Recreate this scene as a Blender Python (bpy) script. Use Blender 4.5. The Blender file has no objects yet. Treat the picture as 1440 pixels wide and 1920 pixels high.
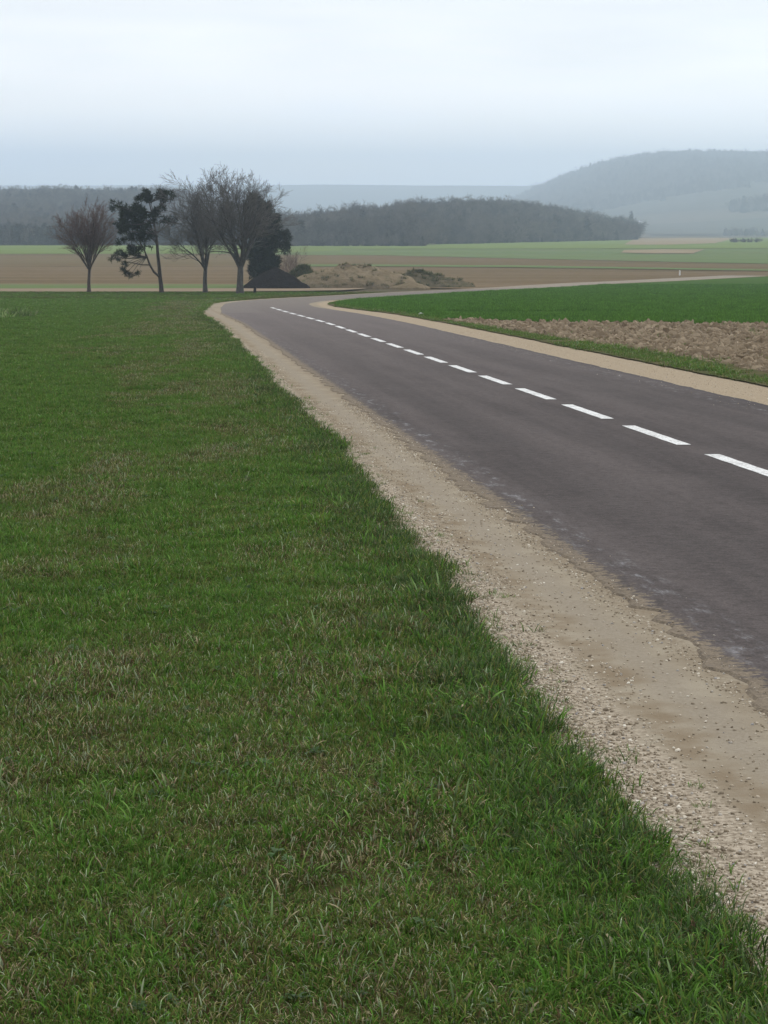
import bpy, math, random
import numpy as np
from mathutils import Vector

SC = bpy.context.scene
RNG = np.random.default_rng(7)
random.seed(7)

# ------------------------------------------------------------------ camera
FPX = 4640.0            # focal length in pixels of the 1440 x 1920 photograph (long zoom)
V_HOR = 360.0           # row of the true horizon
CAM_H = 1.8             # eye height above the verge
PITCH = math.atan((960.0 - V_HOR) / FPX)
cam_d = bpy.data.cameras.new("camera")
cam = bpy.data.objects.new("camera", cam_d)
SC.collection.objects.link(cam)
cam.location = (0, 0, CAM_H)
cam.rotation_euler = (math.pi / 2 - PITCH, 0, 0)
cam_d.sensor_fit = 'VERTICAL'
cam_d.sensor_height = 24.0
cam_d.lens = 24.0 * FPX / 1920.0
cam_d.clip_start = 0.1
cam_d.clip_end = 30000
SC.camera = cam
SC.render.resolution_x, SC.render.resolution_y = 768, 1024

# ------------------------------------------------------------------ sky, sun, exposure
SUN_EL, SUN_AZ = math.radians(46), math.radians(28)     # behind the cloud, front right
world = bpy.data.worlds.new("World")
SC.world = world
world.use_nodes = True
wt = world.node_tree
wt.nodes.clear()
w_out = wt.nodes.new('ShaderNodeOutputWorld')
w_sky = wt.nodes.new('ShaderNodeTexSky')
w_sky.sky_type = 'NISHITA'
w_sky.sun_disc = False
w_sky.sun_elevation = SUN_EL
w_sky.sun_rotation = SUN_AZ
w_bg1 = wt.nodes.new('ShaderNodeBackground')
w_bg1.inputs['Strength'].default_value = 0.1
wt.links.new(w_sky.outputs[0], w_bg1.inputs['Color'])
# the cloud deck: even, paler upwards, greyer and bluer in the murk at the horizon
w_tc = wt.nodes.new('ShaderNodeTexCoord')
w_sep = wt.nodes.new('ShaderNodeSeparateXYZ')
wt.links.new(w_tc.outputs['Generated'], w_sep.inputs[0])
w_map = wt.nodes.new('ShaderNodeMapping')
w_map.inputs['Scale'].default_value = (5, 5, 38)
wt.links.new(w_tc.outputs['Generated'], w_map.inputs[0])
w_noise = wt.nodes.new('ShaderNodeTexNoise')
w_noise.inputs['Scale'].default_value = 1.0
w_noise.inputs['Detail'].default_value = 5
w_noise.inputs['Roughness'].default_value = 0.5
wt.links.new(w_map.outputs[0], w_noise.inputs['Vector'])
w_n2 = wt.nodes.new('ShaderNodeMath'); w_n2.operation = 'MULTIPLY_ADD'
w_n2.inputs[1].default_value = 0.08; w_n2.inputs[2].default_value = -0.04
wt.links.new(w_noise.outputs[0], w_n2.inputs[0])
w_add = wt.nodes.new('ShaderNodeMath'); w_add.operation = 'ADD'
wt.links.new(w_sep.outputs['Z'], w_add.inputs[0])
wt.links.new(w_n2.outputs[0], w_add.inputs[1])
w_mr = wt.nodes.new('ShaderNodeMapRange')
w_mr.inputs['From Min'].default_value = -0.004
w_mr.inputs['From Max'].default_value = 0.082
wt.links.new(w_add.outputs[0], w_mr.inputs[0])
w_ramp = wt.nodes.new('ShaderNodeValToRGB')
w_ramp.color_ramp.interpolation = 'EASE'
e = w_ramp.color_ramp.elements
e[0].position = 0.0; e[0].color = (1.23, 1.35, 1.62, 1)
e[1].position = 1.0; e[1].color = (1.01, 1.04, 1.08, 1)
m_ = e.new(0.43); m_.color = (1.31, 1.31, 1.32, 1)
wt.links.new(w_mr.outputs[0], w_ramp.inputs[0])
w_bg2 = wt.nodes.new('ShaderNodeBackground')
w_bg2.inputs['Strength'].default_value = 1.0
# faint cloud structure
w_map2 = wt.nodes.new('ShaderNodeMapping'); w_map2.inputs['Scale'].default_value = (3, 3, 16)
wt.links.new(w_tc.outputs['Generated'], w_map2.inputs[0])
w_noise2 = wt.nodes.new('ShaderNodeTexNoise')
w_noise2.inputs['Scale'].default_value = 1.6; w_noise2.inputs['Detail'].default_value = 6; w_noise2.inputs['Roughness'].default_value = 0.55
wt.links.new(w_map2.outputs[0], w_noise2.inputs['Vector'])
w_br = wt.nodes.new('ShaderNodeMath'); w_br.operation = 'MULTIPLY_ADD'
w_br.inputs[1].default_value = 0.20; w_br.inputs[2].default_value = 0.90
wt.links.new(w_noise2.outputs[0], w_br.inputs[0])
w_sc = wt.nodes.new('ShaderNodeVectorMath'); w_sc.operation = 'SCALE'
wt.links.new(w_ramp.outputs[0], w_sc.inputs[0]); wt.links.new(w_br.outputs[0], w_sc.inputs['Scale'])
wt.links.new(w_sc.outputs[0], w_bg2.inputs['Color'])
w_mix = wt.nodes.new('ShaderNodeMixShader')
w_mix.inputs[0].default_value = 0.94
wt.links.new(w_bg1.outputs[0], w_mix.inputs[1])
wt.links.new(w_bg2.outputs[0], w_mix.inputs[2])
wt.links.new(w_mix.outputs[0], w_out.inputs['Surface'])

sun_d = bpy.data.lights.new("sun", 'SUN')
sun = bpy.data.objects.new("sun", sun_d)
SC.collection.objects.link(sun)
sun_d.energy = 1.5
sun_d.angle = math.radians(25)
sun_d.color = (1.0, 0.985, 0.96)
_sd = Vector((math.sin(SUN_AZ) * math.cos(SUN_EL), math.cos(SUN_AZ) * math.cos(SUN_EL), math.sin(SUN_EL)))
sun.rotation_euler = (-_sd).to_track_quat('-Z', 'Y').to_euler()

SC.view_settings.view_transform = 'Standard'
SC.view_settings.look = 'None'
SC.view_settings.exposure = 0.0
SC.view_settings.gamma = 1.0
SC.view_settings.use_curve_mapping = False
SC.render.engine = 'CYCLES'
cy = SC.cycles
cy.use_denoising = True
cy.max_bounces = 6
cy.diffuse_bounces = 3
cy.glossy_bounces = 2
cy.transmission_bounces = 3
cy.transparent_max_bounces = 8
cy.volume_bounces = 4
cy.sample_clamp_indirect = 4.0

# ------------------------------------------------------------------ helpers
COL = SC.collection


def set_props(o, label=None, cat=None, group=None, kind=None):
    if label: o["label"] = label
    if cat: o["category"] = cat
    if group: o["group"] = group
    if kind: o["kind"] = kind
    return o


def link(o, parent=None):
    COL.objects.link(o)
    if parent is not None:
        o.parent = parent
    return o


def mesh_np(name, verts, faces, mat=None, smooth=False, color=None, uv=None):
    """verts (N,3); faces: list/array of equal-length rows, or list of mixed tuples."""
    me = bpy.data.meshes.new(name)
    verts = np.asarray(verts, dtype=np.float32)
    if isinstance(faces, np.ndarray):
        nf, k = faces.shape
        loops = faces.ravel().astype(np.int32)
        starts = np.arange(nf, dtype=np.int32) * k
    else:
        lens = np.array([len(f) for f in faces], dtype=np.int32)
        loops = np.fromiter((i for f in faces for i in f), dtype=np.int32)
        starts = np.concatenate([[0], np.cumsum(lens)[:-1]]).astype(np.int32)
        nf = len(lens)
    me.vertices.add(len(verts))
    me.vertices.foreach_set("co", verts.ravel())
    me.loops.add(len(loops))
    me.loops.foreach_set("vertex_index", loops)
    me.polygons.add(nf)
    me.polygons.foreach_set("loop_start", starts)
    me.update(calc_edges=True)
    me.polygons.foreach_set("use_smooth", np.full(nf, smooth, dtype=bool))
    if color is not None:
        a = me.color_attributes.new("tint", 'FLOAT_COLOR', 'POINT')
        c = np.ones((len(verts), 4), dtype=np.float32)
        c[:, :3] = color
        a.data.foreach_set("color", c.ravel())
    if uv is not None:
        l = me.uv_layers.new(name="road")
        l.data.foreach_set("uv", np.asarray(uv, dtype=np.float32)[loops].ravel())
    if mat is not None:
        me.materials.append(mat)
    me.validate()
    return me


def obj(name, me, parent=None):
    return link(bpy.data.objects.new(name, me), parent)


def empty(name, loc):
    o = bpy.data.objects.new(name, None)
    o.location = loc
    o.empty_display_size = 0.3
    return link(o)


_P = np.random.default_rng(3).permutation(4096)


def vnoise(x, y, seed=0):
    """value noise in 0..1"""
    x = np.asarray(x, float) + seed * 17.31; y = np.asarray(y, float) - seed * 9.7
    xi = np.floor(x).astype(int); yi = np.floor(y).astype(int)
    xf = x - xi; yf = y - yi
    xf = xf * xf * (3 - 2 * xf); yf = yf * yf * (3 - 2 * yf)
    h = lambda a, b: _P[(_P[a & 4095] + b) & 4095] / 4095.0
    return (h(xi, yi) * (1 - xf) + h(xi + 1, yi) * xf) * (1 - yf) + (h(xi, yi + 1) * (1 - xf) + h(xi + 1, yi + 1) * xf) * yf


def fnoise(x, y, seed=0, oct=3):
    s = 0; a = 0.5; t = 0
    for i in range(oct):
        s = s + a * vnoise(np.asarray(x) * 2 ** i, np.asarray(y) * 2 ** i, seed + i); t += a; a *= 0.5
    return s / t


def sstep(t):
    t = np.clip(t, 0, 1)
    return t * t * (3 - 2 * t)


# ------------------------------------------------------------------ terrain
def ang(v):
    return PITCH + math.atan((v - 960.0) / FPX)


SLOPE = math.tan(ang(500))
_kn = [(222, 535), (246, 527), (262, 521), (280, 516), (315, 508), (355, 500), (395, 494), (460, 485), (535, 476), (640, 467),
       (730, 461), (900, 455), (1150, 450), (1500, 445.5)]
_ky = [0.0, 100, 150, 175, 190, 200]
_kd = [CAM_H + SLOPE * y for y in _ky]
for y, v in _kn:
    _ky.append(y); _kd.append(y * math.tan(ang(v)))
for y, d in [(1900, 33.0), (2500, 36.0), (4000, 42.0), (6500, 44.0), (12000, 46.0)]:
    _ky.append(y); _kd.append(d)
_ls = np.linspace(math.log(150), math.log(12000), 3000)
_dd = np.interp(np.exp(_ls), _ky, _kd)
_k = np.hanning(141); _k /= _k.sum()
_pad = np.concatenate([np.interp(np.exp(_ls[0] - (_ls[1] - _ls[0]) * np.arange(70, 0, -1)), _ky, _kd), _dd,
                       np.full(70, _dd[-1])])
_dsm = np.convolve(_pad, _k, 'valid')


def drop(Y):
    Y = np.asarray(Y, float)
    far = np.interp(np.log(np.maximum(Y, 150.0)), _ls, _dsm)
    near = CAM_H + SLOPE * Y
    t = sstep((Y - 155) / 25)
    return near * (1 - t) + far * t


def wood_front(x):
    return np.interp(x, [-60, 12, 14, 30, 45, 75, 110, 150, 190], [715, 712, 780, 820, 880, 980, 1120, 1300, 1450])


def H(x, Y):
    x = np.asarray(x, float); Y = np.asarray(Y, float)
    z = CAM_H - drop(Y)
    # wooded knoll in the middle
    z = z + 9.0 * np.exp(-((x - 48) / 62) ** 2) * sstep((Y - wood_front(x) - 5) / 160) * (1 - sstep((Y - 1500) / 300))
    # wooded rise on the left
    z = z + 20.5 * sstep((Y - 860) / 620) * (1 - sstep((x + 135) / 100)) * (1 - sstep((Y - 1650) / 700))
    # big hill on the right
    hy = sstep((Y - 2050) / 2000) * (1 - sstep((Y - 4300) / 1000))
    z = z + 104.0 * hy * sstep((x - 118) / 330) * (0.82 + 0.16 * fnoise(x * 0.007, Y * 0.0035, 23, 3) + 0.04 * np.sin(x / 190.0 + 1.0))
    # lower spur in front of it
    z = z + 14.0 * np.exp(-(((x - 520) / 240) ** 2 + ((Y - 2500) / 380) ** 2))
    # far ridge
    z = z + (50.0 + 14 * fnoise(x * 0.0016, Y * 0.0008, 17, 4)) * sstep((Y - 4700) / 1500)
    return z


def G(u, v):
    """ground point seen at photo pixel (u, v), on the base profile"""
    a = ang(v)
    ys = np.exp(np.linspace(math.log(3), math.log(2200), 6000))
    aa = np.arctan(drop(ys) / ys)
    i = np.argmax(aa <= a)
    Y = ys[i]
    D = float(drop(Y))
    depth = Y * math.cos(PITCH) + D * math.sin(PITCH)
    return ((u - 720.0) / FPX * depth, Y)


def XU(u, Y):
    return (u - 720.0) / FPX * (Y * math.cos(PITCH) + float(drop(Y)) * math.sin(PITCH))


# ------------------------------------------------------------------ materials
class NT:
    def __init__(self, name):
        self.m = bpy.data.materials.new(name)
        self.m.use_nodes = True
        self.t = self.m.node_tree
        self.t.nodes.clear()
        self.out = self.t.nodes.new('ShaderNodeOutputMaterial')

    def n(self, typ, **kw):
        nd = self.t.nodes.new(typ)
        for k, v in kw.items():
            setattr(nd, k, v)
        return nd

    def l(self, a, b):
        self.t.links.new(a, b)

    def val(self, x, sock):
        if isinstance(x, (int, float)):
            sock.default_value = x
        elif isinstance(x, (tuple, list)):
            sock.default_value = tuple(x) + ((1,) if len(x) == 3 and len(sock.default_value) == 4 else ())
        else:
            self.l(x, sock)

    def math(self, op, a, b=0.0, c=0.0, clamp=False):
        nd = self.n('ShaderNodeMath', operation=op, use_clamp=clamp)
        self.val(a, nd.inputs[0]); self.val(b, nd.inputs[1]); self.val(c, nd.inputs[2])
        return nd.outputs[0]

    def mix(self, fac, a, b, mode='MIX'):
        nd = self.n('ShaderNodeMix', data_type='RGBA', blend_type=mode)
        self.val(fac, nd.inputs[0]); self.val(a, nd.inputs[6]); self.val(b, nd.inputs[7])
        return nd.outputs[2]

    def noise(self, vec, scale, detail=4, rough=0.55, out=0):
        nd = self.n('ShaderNodeTexNoise')
        nd.inputs['Scale'].default_value = scale
        nd.inputs['Detail'].default_value = detail
        nd.inputs['Roughness'].default_value = rough
        if vec is not None: self.l(vec, nd.inputs['Vector'])
        return nd.outputs[out]

    def mapr(self, x, a, b, c=0.0, d=1.0, smooth=True):
        nd = self.n('ShaderNodeMapRange')
        nd.interpolation_type = 'SMOOTHSTEP' if smooth else 'LINEAR'
        self.val(x, nd.inputs[0])
        for i, q in enumerate((a, b, c, d)): nd.inputs[1 + i].default_value = q
        return nd.outputs[0]

    def pos(self, scale=(1, 1, 1)):
        g = self.n('ShaderNodeNewGeometry')
        mp = self.n('ShaderNodeMapping')
        mp.inputs['Scale'].default_value = scale
        self.l(g.outputs['Position'], mp.inputs[0])
        return mp.outputs[0]

    def bsdf(self, color, rough=0.9, bump=None, bstr=0.5, bdist=0.02, spec=0.3, trans=0.0):
        p = self.n('ShaderNodeBsdfPrincipled')
        self.val(color, p.inputs['Base Color'])
        self.val(rough, p.inputs['Roughness'])
        p.inputs['Specular IOR Level'].default_value = spec
        if bump is not None:
            b = self.n('ShaderNodeBump')
            b.inputs['Strength'].default_value = bstr
            b.inputs['Distance'].default_value = bdist
            self.l(bump, b.inputs['Height'])
            self.l(b.outputs[0], p.inputs['Normal'])
        if trans > 0:
            tr = self.n('ShaderNodeBsdfTranslucent')
            self.val(color, tr.inputs['Color'])
            mx = self.n('ShaderNodeMixShader')
            mx.inputs[0].default_value = trans
            self.l(p.outputs[0], mx.inputs[1]); self.l(tr.outputs[0], mx.inputs[2])
            self.l(mx.outputs[0], self.out.inputs['Surface'])
        else:
            self.l(p.outputs[0], self.out.inputs['Surface'])
        return self.m


def mat_soil(name, c1, c2, c3=None, scale=0.4, stretch=(1, 1, 1), fine=6.0, bump=0.6, bdist=0.03, green=None, gfac=(0.6, 0.75)):
    t = NT(name)
    p = t.pos(stretch)
    p1 = t.pos()
    a = t.noise(p, scale, 5, 0.6)
    b = t.noise(p1, fine, 4, 0.65)
    f = t.math('MULTIPLY_ADD', b, 0.5, t.math('MULTIPLY', a, 0.6))
    col = t.mix(t.mapr(f, 0.36, 0.72), c1, c2)
    if c3 is not None:
        col = t.mix(t.mapr(t.noise(p, scale * 3.1, 3), 0.55, 0.72), col, c3)
    if green is not None:
        col = t.mix(t.mapr(t.noise(p, scale * 1.7 + 0.01, 4), gfac[0], gfac[1]), col, green)
    return t.bsdf(col, 0.95, b, bump, bdist, spec=0.0)


def mat_plain_noise(name, c1, c2, scale, rough=0.9, bump=0.4, bdist=0.02, spec=0.0):
    t = NT(name)
    n = t.noise(t.pos(), scale, 5, 0.6)
    return t.bsdf(t.mix(t.mapr(n, 0.3, 0.7), c1, c2), rough, n, bump, bdist, spec)


def mat_tint(name, rough=0.6, spec=0.3, trans=0.25, vary=0.35):
    """colour from the mesh's own 'tint' per blade, slight change from plant to plant"""
    t = NT(name)
    a = t.n('ShaderNodeAttribute', attribute_name='tint')
    oi = t.n('ShaderNodeObjectInfo')
    br = t.math('MULTIPLY_ADD', oi.outputs['Random'], vary, 1 - vary / 2)
    hsv = t.n('ShaderNodeHueSaturation')
    t.l(a.outputs['Color'], hsv.inputs['Color']); t.l(br, hsv.inputs['Value'])
    return t.bsdf(hsv.outputs[0], rough, spec=spec, trans=trans)


M_ground = mat_soil("ground_soil", (0.075, 0.066, 0.042), (0.115, 0.096, 0.06), scale=0.006, green=(0.06, 0.07, 0.035), fine=2)
M_hill = mat_soil("hill_grass", (0.050, 0.052, 0.036), (0.078, 0.073, 0.05), scale=0.01, fine=0.1, bump=0.2)
M_meadow = mat_soil("meadow_soil", (0.034, 0.046, 0.012), (0.066, 0.072, 0.024), (0.075, 0.055, 0.03), scale=1.6, fine=55, bump=0.5)
M_brown = mat_soil("ploughed_far", (0.118, 0.086, 0.046), (0.18, 0.132, 0.082), (0.10, 0.086, 0.046), scale=0.07, stretch=(0.12, 1.4, 1), fine=0.8,
                   bump=0.3, green=(0.13, 0.14, 0.07), gfac=(0.66, 0.85))
M_brown2 = mat_soil("stubble_far", (0.115, 0.086, 0.045), (0.165, 0.12, 0.068), (0.105, 0.098, 0.045), scale=0.06, stretch=(0.1, 1.3, 1), fine=0.8,
                    bump=0.3, green=(0.12, 0.14, 0.06), gfac=(0.55, 0.8))
M_clod = mat_soil("ploughed_near", (0.20, 0.148, 0.093), (0.29, 0.22, 0.145), (0.155, 0.115, 0.072), scale=0.7, fine=5, bump=0.9, bdist=0.06)
M_green = mat_soil("young_wheat", (0.050, 0.092, 0.020), (0.066, 0.115, 0.028), (0.06, 0.10, 0.03), scale=0.05, stretch=(0.15, 1, 1), fine=3, bump=0.5)
M_green_far = mat_soil("pasture_far", (0.12, 0.165, 0.045), (0.155, 0.195, 0.062), None, scale=0.03, stretch=(0.2, 1, 1), fine=0.3, bump=0.2)
M_olive_far = mat_soil("olive_far", (0.10, 0.145, 0.055), (0.135, 0.17, 0.07), (0.15, 0.14, 0.08), scale=0.03, stretch=(0.15, 1, 1), fine=0.3, bump=0.2)
M_pink_far = mat_soil("bare_far", (0.215, 0.17, 0.105), (0.275, 0.22, 0.14), None, scale=0.03, stretch=(0.2, 1, 1), fine=0.3, bump=0.2)
M_track = mat_soil("track_dirt", (0.20, 0.152, 0.105), (0.27, 0.21, 0.15), (0.14, 0.125, 0.07), scale=0.5, stretch=(0.2, 1, 1), fine=4, bump=0.4)
M_verge = mat_soil("verge_soil", (0.055, 0.07, 0.028), (0.12, 0.10, 0.055), (0.15, 0.12, 0.08), scale=0.8, fine=8, bump=0.6)
M_grass = mat_tint("grass_blades", 0.75, 0.06, 0.28, 0.7)
M_needle = mat_tint("needles", 0.8, 0.08, 0.1, 0.2)
M_heap = mat_plain_noise("dark_millings", (0.009, 0.008, 0.007), (0.024, 0.020, 0.017), 7.0, 0.85, 0.8, 0.08)


def mat_bark(name, c1, c2):
    t = NT(name)
    n = t.noise(t.pos((1, 1, 0.3)), 9.0, 5, 0.65)
    return t.bsdf(t.mix(t.mapr(n, 0.3, 0.7), c1, c2), 0.9, n, 0.7, 0.03, spec=0.15)


M_bark = mat_bark("bark_grey", (0.045, 0.042, 0.037), (0.10, 0.095, 0.085))
M_bark_brown = mat_bark("bark_brown", (0.055, 0.042, 0.035), (0.11, 0.085, 0.07))
M_twig = mat_bark("twig_brown", (0.08, 0.073, 0.067), (0.15, 0.136, 0.124))
M_twig_red = mat_bark("twig_red", (0.10, 0.066, 0.056), (0.17, 0.115, 0.10))
M_pinebark = mat_bark("pine_bark", (0.035, 0.03, 0.025), (0.075, 0.062, 0.05))


def mat_wood(name, c1, c2):
    t = NT(name)
    oi = t.n('ShaderNodeObjectInfo')
    return t.bsdf(t.mix(oi.outputs['Random'], c1, c2), 0.95, spec=0.05)


M_wood = mat_wood("far_wood", (0.020, 0.017, 0.014), (0.125, 0.108, 0.085))
M_wood_dark = mat_wood("far_wood_dark", (0.012, 0.014, 0.012), (0.028, 0.028, 0.023))

# ------------------------------------------------------------------ ground sheet
ys = [-60.0, -30, -15, -5]
y = 0.0
while y < 7300:
    ys.append(y)
    y += max(1.5, 0.022 * y)
ys.append(7300.0)
ys = np.array(ys)
ncol = 90
tt = np.linspace(-1, 1, ncol)
hw = 45 + 0.36 * np.maximum(ys, 0)
X = tt[None, :] * hw[:, None]
Yg = np.repeat(ys[:, None], ncol, 1)
Z = H(X, np.maximum(Yg, -60)) - 0.10 - 0.25 * sstep((Yg - 300) / 600)


def grid_faces(nr, nc):
    i = np.arange(nr - 1)[:, None] * nc + np.arange(nc - 1)[None, :]
    i = i.ravel()
    return np.stack([i, i + 1, i + nc + 1, i + nc], 1)


ground = obj("ground", mesh_np("ground", np.stack([X, Yg, Z], -1).reshape(-1, 3), grid_faces(len(ys), ncol), M_ground, True))
set_props(ground, "farmland ground reaching to the far hills", "ground", kind="structure")


def resample(pts, n):
    pts = np.array(pts, float)
    d = np.concatenate([[0], np.cumsum(np.hypot(*np.diff(pts, axis=0).T))])
    s = np.linspace(0, d[-1], n)
    return np.stack([np.interp(s, d, pts[:, 0]), np.interp(s, d, pts[:, 1])], 1)


def field(name, near, far, mat, lift, label, nc=60, nr=24, rough=0.0, edge=0.0):
    A = resample(near, nc); B = resample(far, nc)
    t = np.linspace(0, 1, nr)[:, None, None]
    P = A[None] * (1 - t) + B[None] * t
    if edge > 0:
        wob = (fnoise(P[..., 0] * 0.25, P[..., 1] * 0.05, 5) - 0.5) * 2 * edge
        P[..., 1] += wob * (np.abs(t[..., 0] - 0.5) * 2)
    z = H(P[..., 0], P[..., 1]) + lift
    if rough > 0:
        z = z + (fnoise(P[..., 0] * 1.6, P[..., 1] * 1.6, 9) - 0.3) * rough
    V = np.concatenate([P, z[..., None]], -1).reshape(-1, 3)
    o = obj(name, mesh_np(name, V, grid_faces(nr, nc), mat, True))
    return set_props(o, label, "field", kind="structure")


def GL(*uv):
    return [G(u, v) for u, v in uv]


# ------------------------------------------------------------------ road centre line
_cp = np.array([(-40, 5.25 + 0.0884 * 40), (0, 5.25), (30, 5.25 - 0.0884 * 30), (60, 5.25 - 0.0884 * 60), (80, -1.85), (100, -4.0), (112, -5.2), (122, -5.75),
                (131, -5.35), (141, -3.9), (155, -0.9), (172, 2.2), (190, 6.4), (207, 11.2), (222, 15.5), (235, 20.2), (246, 26.0), (262, 33.5),
                (278, 41.0)])


def catmull(P, per=12):
    out = []
    P = np.vstack([2 * P[0] - P[1], P, 2 * P[-1] - P[-2]])
    for i in range(1, len(P) - 2):
        for k in range(per):
            t = k / per
            a, b, c, d = P[i - 1], P[i], P[i + 1], P[i + 2]
            # non-uniform spacing is mild enough for the uniform form with clamped tangents
            out.append(0.5 * ((2 * b) + (-a + c) * t + (2 * a - 5 * b + 4 * c - d) * t * t + (-a + 3 * b - 3 * c + d) * t ** 3))
    out.append(P[-2])
    return np.array(out)


_yy = np.linspace(-40, 278, 1600)
_cx = np.interp(_yy, _cp[:, 0], _cp[:, 1])
_kk = np.hanning(61); _kk /= _kk.sum()
_ext = np.concatenate([_cx[0] - (_cx[1] - _cx[0]) * np.arange(30, 0, -1), _cx, _cx[-1] + (_cx[-1] - _cx[-2]) * np.arange(1, 31)])
_cx = np.convolve(_ext, _kk, 'valid')
_ds = np.concatenate([[0], np.cumsum(np.hypot(np.diff(_yy), np.diff(_cx)))])
_s0 = np.interp(0, _yy, _ds)
RS = _ds - _s0                                   # arc length, 0 beside the camera
S_END = RS[-1]


def road_pt(s, off):
    """world (x, Y) at arc length s, offset to the right by off"""
    s = np.asarray(s, float)
    x = np.interp(s, RS, _cx); Y = np.interp(s, RS, _yy)
    x2 = np.interp(s + 0.5, RS, _cx); Y2 = np.interp(s + 0.5, RS, _yy)
    x1 = np.interp(s - 0.5, RS, _cx); Y1 = np.interp(s - 0.5, RS, _yy)
    dx, dy = x2 - x1, Y2 - Y1
    l = np.hypot(dx, dy)
    return x + dy / l * off, Y - dx / l * off


def road_s(Y):
    return np.interp(Y, _yy, RS)


def width_f(s):
    """the road narrows at the bend"""
    return 1 - 0.24 * sstep((np.asarray(s) - 92) / 25)


def lateral(x, Y):
    """signed distance from the centre line (right positive), near enough for gentle bends"""
    x = np.asarray(x, float); Y = np.asarray(Y, float)
    best = np.full(x.shape, 1e9); sg = np.zeros(x.shape)
    for s in np.arange(-6, S_END, 3.0):
        px, py = road_pt(s, 0); qx, qy = road_pt(s, 1.0)
        d = np.hypot(x - px, Y - py)
        m = d < best
        side = (x - px) * (qx - px) + (Y - py) * (qy - py)
        best = np.where(m, d, best); sg = np.where(m, side, sg)
    return sg


L_ASPH, R_ASPH = -2.77, 2.63
L_GRAV, R_GRAV = -3.80, 3.80

svals = np.concatenate([np.arange(-12, 45, 0.07), np.arange(45, 90, 0.2), np.arange(90, S_END, 0.8)])


def road_strip(name, offs_fn, lift, mat, skirt=False):
    """offs_fn(s) -> array (len(s), k) of lateral offsets from left to right"""
    O = offs_fn(svals)
    k = O.shape[1]
    x = np.empty_like(O); Y = np.empty_like(O)
    for j in range(k):
        x[:, j], Y[:, j] = road_pt(svals, O[:, j])
    z = H(x, Y) + lift
    if callable(getattr(offs_fn, 'dz', None)):
        z = z + offs_fn.dz(svals, O)
    if skirt:
        z[:, 0] -= 0.014; z[:, -1] -= 0.014
    V = np.stack([x, Y, z], -1).reshape(-1, 3)
    uv = np.stack([O, np.repeat(svals[:, None], k, 1)], -1).reshape(-1, 2)
    return obj(name, mesh_np(name, V, grid_faces(len(svals), k), mat, not skirt, uv=uv))


def n1(s, sc, seed):
    return fnoise(np.asarray(s) * sc, np.zeros_like(s) + 0.37, seed, 4) - 0.5


def offs_gravel(s):
    w = width_f(s)
    ew = 1 - 0.3 * sstep((s - 150) / 30)
    l = (-2.85 - 1.35 * ew) * w
    r = (2.7 + 1.2 * ew) * w
    f = np.array([0, 0.12, 0.24, 0.34, 0.5, 0.66, 0.76, 0.88, 1.0])
    return l[:, None] * (1 - f) + r[:, None] * f


def offs_asphalt(s):
    w = width_f(s)
    l = (L_ASPH + 0.16 * n1(s, 1.3, 1) + 0.20 * n1(s, 4.0, 2) + 0.13 * n1(s, 0.25, 8)) * w
    r = (R_ASPH + 0.10 * n1(s, 0.9, 3) + 0.05 * n1(s, 5.0, 4)) * w
    f = np.array([0.004, 0.03, 0.15, 0.3, 0.5, 0.7, 0.85, 0.97, 0.996])
    o = l[:, None] * (1 - f) + r[:, None] * f
    return np.concatenate([l[:, None], o, r[:, None]], 1)


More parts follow.
